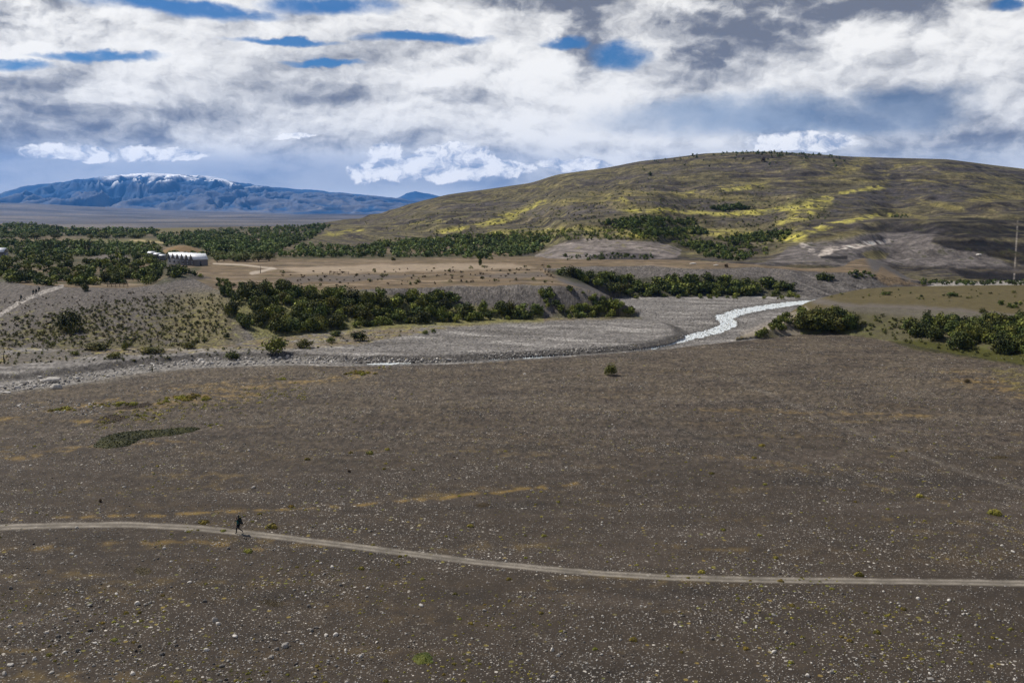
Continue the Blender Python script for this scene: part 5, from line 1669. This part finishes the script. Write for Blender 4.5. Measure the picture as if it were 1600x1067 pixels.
def person(loc, rz, label, jacket, group=None):
    e = empty('person', loc, rz)
    tag(e, label, 'person', group)
    V_ = [((0, 0, .95), .135), ((.03, 0, 1.18), .125), ((.10, 0, 1.38), .145), ((.14, 0, 1.50), .055), ((.18, 0, 1.585), .083), ((.19, 0, 1.68), .088)]
    Ed = [(0, 1), (1, 2), (2, 3), (3, 4), (4, 5)]
    for s in (1, -1):
        b_ = len(V_)
        for p_, r_ in zip(LL[s], (.088, .058, .04, .036)): V_.append((p_, r_))
        Ed += [(0, b_), (b_, b_ + 1), (b_ + 1, b_ + 2), (b_ + 2, b_ + 3)]
        b_ = len(V_)
        for p_, r_ in zip(AA[s], (.055, .040, .028)): V_.append((p_, r_))
        h = AA[s][2]
        V_.append(((h[0] + .06, h[1], h[2] - .035), (.036, .018)))
        Ed += [(2, b_), (b_, b_ + 1), (b_ + 1, b_ + 2), (b_ + 2, b_ + 3)]
        for k in range(4):                       # four curled fingers and a thumb
            oy = (k - 1.5) * .019
            f0 = len(V_)
            V_.append(((h[0] + .10, h[1] + oy, h[2] - .055), .009)); V_.append(((h[0] + .125 - abs(k - 1.4) * .006, h[1] + oy, h[2] - .085), .008)); V_.append(((h[0] + .115, h[1] + oy, h[2] - .11), .007))
            Ed += [(b_ + 3, f0), (f0, f0 + 1), (f0 + 1, f0 + 2)]
        f0 = len(V_)
        V_.append(((h[0] + .06, h[1] - s * .035, h[2] - .05), .010)); V_.append(((h[0] + .09, h[1] - s * .045, h[2] - .075), .009))
        Ed += [(b_ + 3, f0), (f0, f0 + 1)]
    f0 = len(V_)
    V_.append(((.275, 0, 1.625), .014)); Ed.append((4, f0))      # nose
    for s in (1, -1):
        V_.append(((.175, s * .09, 1.63), .014)); Ed.append((4, len(V_) - 1))   # ears
    skin_obj('body', V_, Ed, M_skin, e, 1)
    J = [((0, 0, .90), .155), ((.03, 0, 1.18), .145), ((.10, 0, 1.38), .165), ((.135, 0, 1.46), .085)]
    JE = [(0, 1), (1, 2), (2, 3)]
    for s in (1, -1):
        b_ = len(J)
        for p_, r_ in zip(AA[s], (.072, .056, .042)): J.append((p_, r_))
        JE += [(2, b_), (b_, b_ + 1), (b_ + 1, b_ + 2)]
    skin_obj('jacket', J, JE, jacket, e, 2)
    T = [((0, 0, .93), .148)]; TE = []
    for s in (1, -1):
        b_ = len(T)
        for p_, r_ in zip(LL[s][:3], (.105, .076, .056)): T.append((p_, r_))
        TE += [(0, b_), (b_, b_ + 1), (b_ + 1, b_ + 2)]
    skin_obj('trousers', T, TE, M_trou, e, 2)
    for s in (1, -1):
        a, t_ = LL[s][2], LL[s][3]
        skin_obj('boot', [((a[0], a[1], a[2] + .06), .055), (a, .056), (t_, .047)], [(0, 1), (1, 2)], M_boot, e, 1)
    skin_obj('hair', [((.15, 0, 1.62), .085), ((.175, 0, 1.705), .095), ((.20, 0, 1.745), .06)], [(0, 1), (1, 2)], M_hair, e, 1)
    for s in (1, -1):
        v, f = rock_proto(3, 1)
        link('eye', mesh_np('eye', v * .022 + np.array([.268, s * .032, 1.655]), f, 3, M_hair), e)
    return e


def backpack(loc, rz, label, m, group=None):
    e = empty('backpack', loc, rz)
    tag(e, label, 'backpack', group)
    skin_obj('bag', [((-.17, 0, 1.00), (.15, .16)), ((-.20, 0, 1.22), (.17, .19)), ((-.14, 0, 1.50), (.16, .18)), ((-.08, 0, 1.70), (.13, .16))], [(0, 1), (1, 2), (2, 3)], m, e, 2)
    skin_obj('lid', [((-.16, 0, 1.76), (.10, .15)), ((.06, 0, 1.83), (.09, .15))], [(0, 1)], m, e, 2)
    for s in (1, -1):
        skin_obj('side_pocket', [((-.20, s * .20, 1.08), .06), ((-.19, s * .20, 1.30), .055)], [(0, 1)], m, e, 1)
        skin_obj('strap', [((-.02, s * .11, 1.52), .018), ((.12, s * .13, 1.53), .02), ((.27, s * .12, 1.38), .02), ((.20, s * .13, 1.15), .018), ((.0, s * .15, 1.06), .016)],
                 [(0, 1), (1, 2), (2, 3), (3, 4)], m, e, 1)
    skin_obj('sleeping_mat', [((-.36, -.24, 1.06), .075), ((-.36, .24, 1.06), .075)], [(0, 1)], M_trou, e, 1)
    for c_ in e.children: c_.scale = (1.12, 1.15, 1.03)
    return e


def copy_tree(o, parent=None):
    c = o.copy(); col.objects.link(c)
    c.parent = parent
    for ch in list(o.children):
        copy_tree(ch, c)
    return c


ph = hit(373, 833)
per = person(ph, math.pi + 0.05, 'hiker in a dark teal jacket striding left along the trail under a tall pack', M_teal)
bp_ = backpack(ph, math.pi + 0.05, 'tall dark trekking backpack on the lone hiker of the near trail', M_pack)
for px, py, rz, lab, blab in ((33, 470.5, 3.4, 'hiker walking alone behind the group on the far left path', 'backpack on the last hiker of the far left path'),
                              (52, 462, 3.5, 'hiker at the front of the close group on the far left path', 'backpack on the front hiker of the close group'),
                              (56.5, 461, 3.3, 'hiker in the middle of the close group on the far left path', 'backpack on the middle hiker of the close group'),
                              (61, 457.5, 3.5, 'hiker at the back of the close group on the far left path', 'backpack on the back hiker of the close group')):
    p = hit(px, py)
    c = copy_tree(per); c.location = p; c.rotation_euler = (0, 0, rz); c['label'] = lab
    c['group'] = 'hikers on the far left path'
    c = copy_tree(bp_); c.location = p; c.rotation_euler = (0, 0, rz); c['label'] = blab
    c['group'] = 'packs on the far hikers'

# ------------------------------------------------------------------ air
def haze():
    v, f = box_arrays(-26000, 26000, -300, 22500, -90, 1150)
    m = bpy.data.materials.new('haze_air')
    m.use_nodes = True
    nt = m.node_tree
    nt.nodes.clear()
    out = nt.nodes.new('ShaderNodeOutputMaterial')
    pv = nt.nodes.new('ShaderNodeVolumePrincipled')
    pv.inputs['Color'].default_value = (0.10, 0.38, 1.0, 1)
    pv.inputs['Density'].default_value = 2.3e-5
    pv.inputs['Anisotropy'].default_value = 0.2
    nt.links.new(pv.outputs[0], out.inputs['Volume'])
    o = link('haze', mesh_np('haze', v, f, 4, m))
    tag(o, 'pale blue air that veils the far mountain', 'haze', None, 'stuff')


haze()
